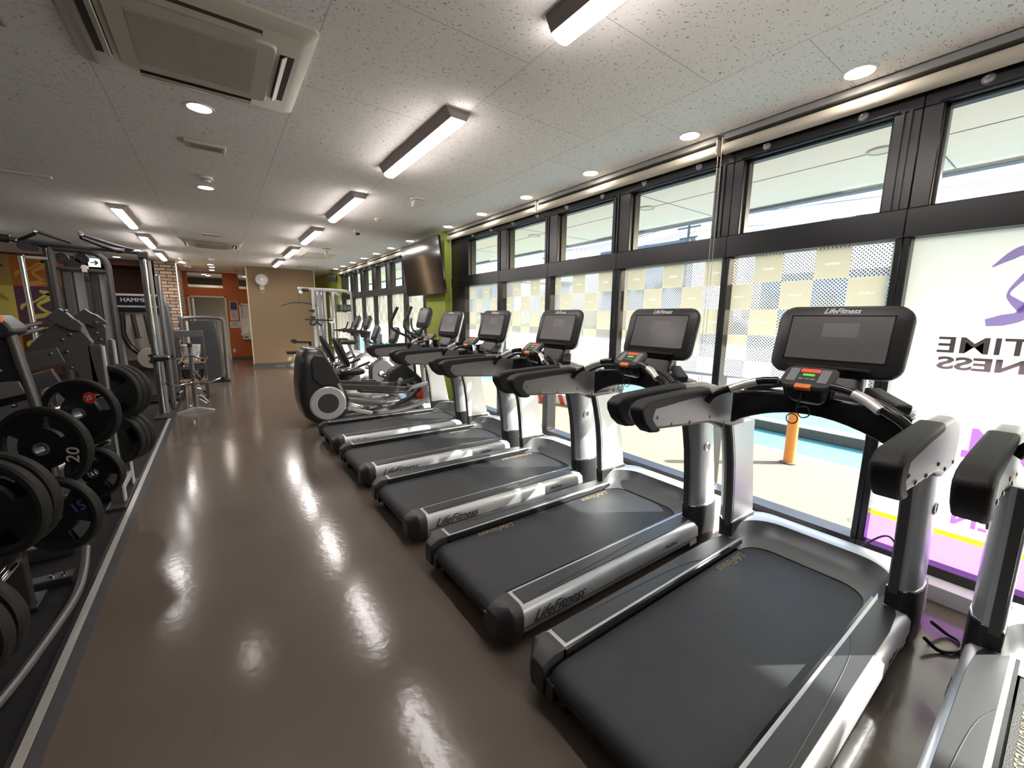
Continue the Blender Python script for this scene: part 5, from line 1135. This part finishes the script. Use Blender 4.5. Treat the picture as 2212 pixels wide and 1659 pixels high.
b = L(t); b.box(-.89, -.83, 2.75, 2.81, .006, .74); b.box(-.95, -.80, 2.70, 2.86, .006, .03); b.build('plate_post', M_black, t, bevel=.005)
for (x, y, z) in ((-.79, 2.60, .60), (-.87, 2.33, .245)):
    b = L(t); b.tube([(-.86, 2.78, z), (x, y, z), (x-.06, y-.10, z)], .022, 12); b.build('plate_peg', M_chrome, t)
b = L(t)
for (x, z) in ((-.955, 1.09), (-.925, .90)): b.lathe([(0, -.012), (.010, -.010), (.013, 0)], (x, 3.31, z), 'y', 12)
b.build('bolt_heads', M_chrome, t)
# curved tube near the aisle
cb_ = thing('curved_foot_bar', 'curved grey tube lying low beside the aluminium floor strip, left foreground', 'machine foot bar', (-.8, 2.4, 0))
b = L(cb_); b.tube([(-.70, 3.10, .10), (-.68, 2.90, .055), (-.665, 2.647, .05), (-.695, 2.30, .05), (-.735, 2.03, .05), (-.82, 1.72, .05), (-.93, 1.5, .05)], .018, 10, smooth=6); b.build('tube', M_frame, cb_)
b = L(cb_); b.box(-1.18, -1.10, 1.2, 2.85, .006, .10); b.box(-1.3, -.72, 2.9, 2.98, .006, .05); b.build('floor_beam', M_black, cb_, bevel=.006)
b = L(cb_)
for (x, y) in ((-.76, 2.93), (-.80, 2.93), (-1.14, 1.9), (-1.14, 1.85)): b.lathe([(0, .022), (.012, .018), (.014, 0)], (x, y, .10 if y < 2.9 else .05), 'z', 12)
b.build('floor_bolts', M_chrome, cb_)

# ---- weight plates: disc with raised rim and three grip openings
def plate_mesh(r, th=.045, holes=True):
    b = MB(); seg = 60
    if holes:
        # face built as grid in polar coords, leaving three kidney openings
        def inhole(a, q): 
            for c in (90, 210, 330):
                d = (a-c+180) % 360-180
                if abs(d) < 27 and .50 < q < .80: return True
            return False
        qs = [.13, .20, .30, .40, .50, .60, .70, .80, .88]
        for f, h in ((-1, -th/2+.010), (1, th/2-.010)):
            ring = [[b.bm.verts.new(Vector((r*q*math.cos(2*PI*i/seg), h if q < .87 else f*th/2, r*q*math.sin(2*PI*i/seg)))) for i in range(seg)] for q in qs]
            for j in range(len(qs)-1):
                for i in range(seg):
                    a = (i+.5)*360/seg; q = (qs[j]+qs[j+1])/2
                    if not inhole(a, q): b.bm.faces.new([ring[j][i], ring[j][(i+1) % seg], ring[j+1][(i+1) % seg], ring[j+1][i]])
        # walls of openings
        for c in (90, 210, 330):
            out = []
            A = [c-24+6*k for k in range(9)]; 
            i0 = round((c-27)/6); idx = [i0+k for k in range(10)]
            loop = [(i, .50) for i in idx]+[(i, .60) for i in idx[-1:]]+[(i, .70) for i in idx[-1:]]+[(i, .80) for i in reversed(idx)]+[(i, .70) for i in idx[:1]]+[(i, .60) for i in idx[:1]]
            v1 = [Vector((r*q*math.cos(2*PI*i/seg), -th/2+.010, r*q*math.sin(2*PI*i/seg))) for i, q in loop]
            v2 = [v+Vector((0, th-.02, 0)) for v in v1]
            n_ = len(loop); b._add(v1+v2, [(k, (k+1) % n_, n_+(k+1) % n_, n_+k) for k in range(n_)])
    else:
        b.lathe([(.13*r, -th/2+.008), (.86*r, -th/2+.008), (.88*r, -th/2)], seg=seg, axis='y'); b.lathe([(.13*r, th/2-.008), (.86*r, th/2-.008), (.88*r, th/2)], seg=seg, axis='y')
    return b
def plate(r, loc, rz, spin, lab, num=None, dot=True, numcol=None, nsize=.05, npos=(.0, .55), nrot=0, holes=True, th=.045):
    t = thing('weight_plate', lab, 'weight plate', loc, rz, group='rubber weight plates on the left machines')
    t.rotation_mode = 'XYZ'; S_ = Matrix.Rotation(R(spin), 4, 'Y')
    b = plate_mesh(r, th, holes); bmesh.ops.transform(b.bm, matrix=S_, verts=b.bm.verts[:]); b.build('plate_disc', M_plate, t)
    b = MB(); b.lathe([(.88*r, -th/2), (.965*r, -th/2), (r, -th/2+.010), (r, th/2-.010), (.965*r, th/2), (.88*r, th/2)], axis='y', seg=64); b.build('rim', M_platerim, t)
    b = MB(); b.lathe([(.026, -th/2-.004), (.13*r+.006, -th/2-.004), (.13*r+.006, th/2+.004), (.026, th/2+.004), (.026, -th/2-.004)], axis='y', seg=28); b.build('steel_hub', M_dsilver, t)
    if num:
        a = R(npos[0]); cx, cz = r*npos[1]*math.cos(a), r*npos[1]*math.sin(a); fy = -th/2+.010
        if dot:
            b = MB(); b.cyl((cx, fy-.001, cz), (cx, fy-.004, cz), .034, seg=24); d = b.build('red_label', M_red, t)
        n_ = math.radians(nrot)
        text('number_lettering', num, nsize, numcol or M_logo, t, face_mat((cx, fy-.0052, cz), (math.cos(n_), 0, math.sin(n_)), (-math.sin(n_), 0, math.cos(n_))), extrude=.0006, bold=.0008)
    return t
rz = R(PH)
plate(.205, (-.70, 3.42, .81), rz, 60, 'weight plate with red 25 label facing the aisle, uppermost front disc on the grey machine', '25', True, None, .036, (55, .55), 20)
for k in range(3):
    plate(.200, (-.665+.0235*k, 4.02+.047*k, .83), rz, 30+40*k, ['weight plate with red 25 label behind the uppermost front disc', 'middle plate of the upper rear stack right of the grey uprights', 'rearmost plate of the upper rear stack right of the grey uprights'][k], '25' if k == 0 else None, True, None, .032, (150, .30), 20)
for k in range(3):
    plate(.190, (-.672+.0235*k, 4.02+.047*k, .49), rz, 75+30*k, ['front plate of the lower rear stack beside the aisle', 'middle plate of the lower rear stack beside the aisle', 'rearmost plate of the lower rear stack beside the aisle'][k])
plate(.150, (-.655, 3.30, .47), rz, 0, 'small weight plate with big grip opening, low beside the aisle under the 25 plate', None)
plate(.220, (-.785, 3.08, .70), rz, 35, 'weight plate with large white 20 turned on its side, left foreground', '20', False, M_logo, .085, (-14, .66), 82)
plate(.195, (-.73, 2.88, .40), rz, 10, 'weight plate with faint violet 15 below the one marked 20', '15', False, M_flil2 if 'M_flil2' in globals() else mat('violet_print', (.07, .05, .30), .5), .07, (20, .6), 25)
plate(.215, (-.825, 2.52, .60), rz, 45, 'large dark plate at the left edge, front one of the overlapping pair', None)
plate(.215, (-.805, 2.585, .605), rz, 15, 'large dark plate at the left edge, rear one of the overlapping pair', None)
plate(.205, (-.89, 2.24, .24), rz, 20, 'lowest dark plate at the left edge, front one', None)
plate(.205, (-.87, 2.305, .245), rz, 60, 'lowest dark plate at the left edge, rear one', None)
plate(.20, (-1.15, 2.84, .72), rz, 60, 'dark plate cut by the left edge beside the one marked 20', '2', False, M_logo, .085, (10, .62), 82)

# ================================================================== OUTSIDE
M_pave = mat('sunlit_paving', (.20, .172, .132), .9, var=.22, vs=30, bump=.2, bs=80)
M_cyan = mat('cyan_painted_asphalt', (.08, .30, .34), .8, var=.12, vs=6)
M_conc = mat('concrete_kerb', (.14, .145, .145), .9, var=.15, vs=14)
M_asph = mat('pale_asphalt', (.21, .21, .205), .95, var=.1, vs=3)
M_soffit = mat('cream_soffit', (.94, .82, .76), .85)
M_fascia = mat('grey_fascia', (.20, .22, .28), .6)
M_bldg = mat('white_building', (.66, .68, .70), .9)
M_bldgb = mat('blue_building', (.20, .36, .55), .8)
M_hedge = mat('hedge_green', (.16, .20, .05), .9, var=.3, vs=20)
sbox('ground_paving', M_pave, 3.12, 5.02, -9, 30, -.12, -.03)
sbox('ground_cyan', M_cyan, 5.02, 7.6, -9, 30, -.13, -.035)
sbox('ground_road', M_asph, 7.6, 60, -25, 90, -.14, -.04)
kb = thing('kerb', 'grey concrete kerb across the cyan painted ground outside', 'kerb', (5.93, 3.0, -.035))
b = MB()
for i in range(16): b.box(-.13, .13, -8+i*1.0+.004, -8+i*1.0+.996, 0, .12)
b.build('kerb_blocks', M_conc, kb, bevel=.012)
bo = thing('bollard', 'orange bollard standing on the paving outside the window', 'bollard', (4.62, 1.60, -.03))
b = MB(); b.cyl((0, 0, 0), (0, 0, .66), .05, seg=24); b.build('post', M_orange2 if 'M_orange2' in globals() else mat('orange_post', (.80, .30, .06), .45), bo)
b = MB(); b.lathe([(.05, .66), (.047, .675), (.03, .685), (0, .687)], seg=24); b.build('cap', mat('orange_cap', (.85, .36, .10), .45), bo)
b = MB(); b.cyl((0, 0, 0), (0, 0, .012), .075, seg=24); b.build('base_plate', M_conc, bo)
so_ = bpy.data.objects.new('trim_soffit', None); C.objects.link(so_); struct(so_)
MB().box(3.12, 4.95, -9, 17, 2.62, 2.70).build('soffit_board', M_soffit, so_, smooth=False)
b = MB()
for k in range(9): b.box(3.12, 4.95, -1.2+k*2.0, -1.192+k*2.0, 2.617, 2.62)
b.box(4.02, 4.028, -9, 17, 2.617, 2.62); b.build('board_joint', M_fascia, so_, smooth=False)
MB().box(4.95, 5.05, -9, 17, 2.59, 2.95).build('fascia', M_fascia, so_, smooth=False)
MB().box(3.12, 3.3, -9, 17, 2.70, 3.4).build('parapet', M_bldg, so_, smooth=False)
SL = ['outdoor soffit light seen in the pane right of the nearest mullion', 'outdoor soffit light above the second treadmill', 'outdoor soffit light above the third and fourth treadmills', 'outdoor soffit light above the fifth treadmill', 'outdoor soffit light seen before the television', 'furthest outdoor soffit light beyond the television']
for k in range(6):
    t = thing('soffit_light', SL[k], 'light', (4.0, 1.05+2.0*k, 2.62), group='small lights in the outdoor soffit')
    b = MB(); b.cyl((0, 0, -.008), (0, 0, 0), .07, seg=20); b.build('lens', M_white, t); b = MB(); b.lathe([(.07, 0), (.07, -.012), (.085, -.012), (.088, 0)], seg=20); b.build('ring', M_offw, t)
# buildings beyond the road
def building(x0, x1, y0, y1, h, m, lab, nx, rows_, name='building', roof=None):
    t = thing(name, lab, 'building', ((x0+x1)/2, (y0+y1)/2, -.04)); a, c = (x1-x0)/2, (y1-y0)/2
    MB().box(-a, a, -c, c, 0, h).build('walls', m, t, smooth=False)
    MB().box(-a-.2, a+.2, -c-.2, c+.2, h, h+.35).build('roof', M_fascia if roof is None else roof, t, smooth=False)
    for r in range(rows_):
        for k in range(nx):
            yy = -c+(k+.5)*2*c/nx; zz = (r+.4)*h/rows_
            b = MB(); b.box(-a-.05, -a, yy-.30*2*c/nx, yy+.30*2*c/nx, zz, zz+h/rows_*.38); w_ = b.build('window', M_bglass, t, smooth=False)
    return t
M_bglass = mat('distant_window', (.10, .14, .18), .2)
building(36, 46, 22, 33, 8.4, M_bldg, 'pale distant building with a flat roof, seen beyond the wires', 5, 3)
building(34, 40, 3, 15, 4.4, M_bldgb, 'low blue distant building behind the checkered windows', 7, 1)
building(26, 34, 36, 52, 5.2, M_bldg, 'long low white distant building seen from the far windows', 8, 2)
building(40, 50, -12, 1, 4.0, M_bldg, 'low white distant building at the right behind the dotted film', 5, 1)
# utility poles and wires
def pole(x, y, h, lab):
    t = thing('utility_pole', lab, 'utility pole', (x, y, -.04))
    b = MB(); b.cyl((0, 0, 0), (0, 0, h), .16, .10, 12); b.build('post', M_conc, t)
    for zz, L in ((h-.3, 1.1), (h-.9, .9), (h-1.6, .7)):
        b = MB(); b.box(-.05, .05, -L, L, zz-.05, zz+.05); cr = b.build('crossarm', M_conc, t, smooth=False)
        for q in (-.85, -.4, .4, .85):
            b = MB(); b.cyl((0, q*L, zz+.05), (0, q*L, zz+.22), .04, seg=8); b.build('insulator', M_white, cr)
    b = MB(); b.cyl((.25, .1, h-2.6), (.25, .1, h-1.9), .22, seg=12); b.build('transformer', M_fascia, t)
    return t
pole(28, 17.6, 8.8, 'utility pole with crossarms seen through the fourth upper window pane'); pole(31, 16.3, 8.3, 'second utility pole just right of the first one'); pole(28, 33, 8.4, 'small far utility pole seen through the second upper window pane')
b = MB()
for q, zz in ((-.8, 8.3), (-.3, 8.4), (.4, 8.4), (.9, 8.2), (.5, 7.6), (-.5, 7.5)):
    b.tube([(28+q*.2, -14+q, zz-.3), (28, 2, zz-.9), (28+q*.2, 17.6+q, zz)], .014, 5, smooth=8); b.tube([(28, 17.6+q, zz), (28, 26, zz-.7), (28, 33+q, zz-.4)], .022, 5, smooth=8)
b.tube([(28, 33, 7.7), (27, 60, 7.0)], .022, 5)
o = b.build('overhead_wires', M_fascia); tag(o, 'dark overhead wires strung between the utility poles', 'wires')
# hedge mass and parked car across the road, seen through the dotted film
b = MB()
rng = random.Random(3)
for k in range(60):
    yy = -6+k*.62; b.T = Matrix.Translation((17+rng.uniform(-.3, .3), yy, .6+rng.uniform(-.1, .2))) @ Matrix.Rotation(rng.uniform(0, 3), 4, 'Z') @ Matrix.Scale(rng.uniform(.55, .8), 4)
    bmesh.ops.create_icosphere(b.bm, subdivisions=2, radius=1.0, matrix=b.T)
o = b.build('hedge', M_hedge); tag(o, 'low yellowish green hedge across the road, seen through the dotted film', 'hedge')
def car(x, y, m, lab):
    t = thing('parked_car', lab, 'car', (x, y, -.04), R(90))
    sec_ = [(-2.1, .25), (-2.15, .75), (-1.9, .95), (-1.2, 1.02), (-.6, 1.45), (.9, 1.48), (1.5, 1.05), (2.05, .95), (2.15, .6), (2.1, .25)]
    b = MB(); b.prism(sec_, -.85, .85, 'y'); b.build('body', m, t, bevel=.08)
    b = MB(); b.prism([(-1.05, 1.04), (-.55, 1.38), (.85, 1.40), (1.32, 1.06)], -.86, .86, 'y'); b.build('side_windows', M_bglass, t, smooth=False)
    for a in (-1.3, 1.35):
        for c in (-.8, .8):
            b = MB(); b.lathe([(0, -.1), (.31, -.1), (.33, 0), (.31, .1), (0, .1)], (a, c, .32), 'y', 18); b.build('wheel', M_black, t)
    return t
car(12.5, 6.2, M_white, 'white parked car blurred behind the dotted film'); car(12.3, 1.2, mat('blue_car_paint', (.04, .14, .45), .3, .3), 'blue parked car behind the dotted film, near the sign')
bt_ = thing('striped_barrier', 'white and red striped barrier lying beyond the third treadmill window', 'barrier', (4.6, 4.95, -.03), R(20))
MB().box(-.03, .03, -.5, .5, .0, .16).build('board', M_white, bt_, bevel=.01)
for k in range(5):
    b = MB(); b.prism([(-.45+k*.2, 0), (-.37+k*.2, 0), (-.31+k*.2, .16), (-.39+k*.2, .16)], -.033, .033, 'x'); b.build('red_stripe', M_red, bt_, smooth=False)
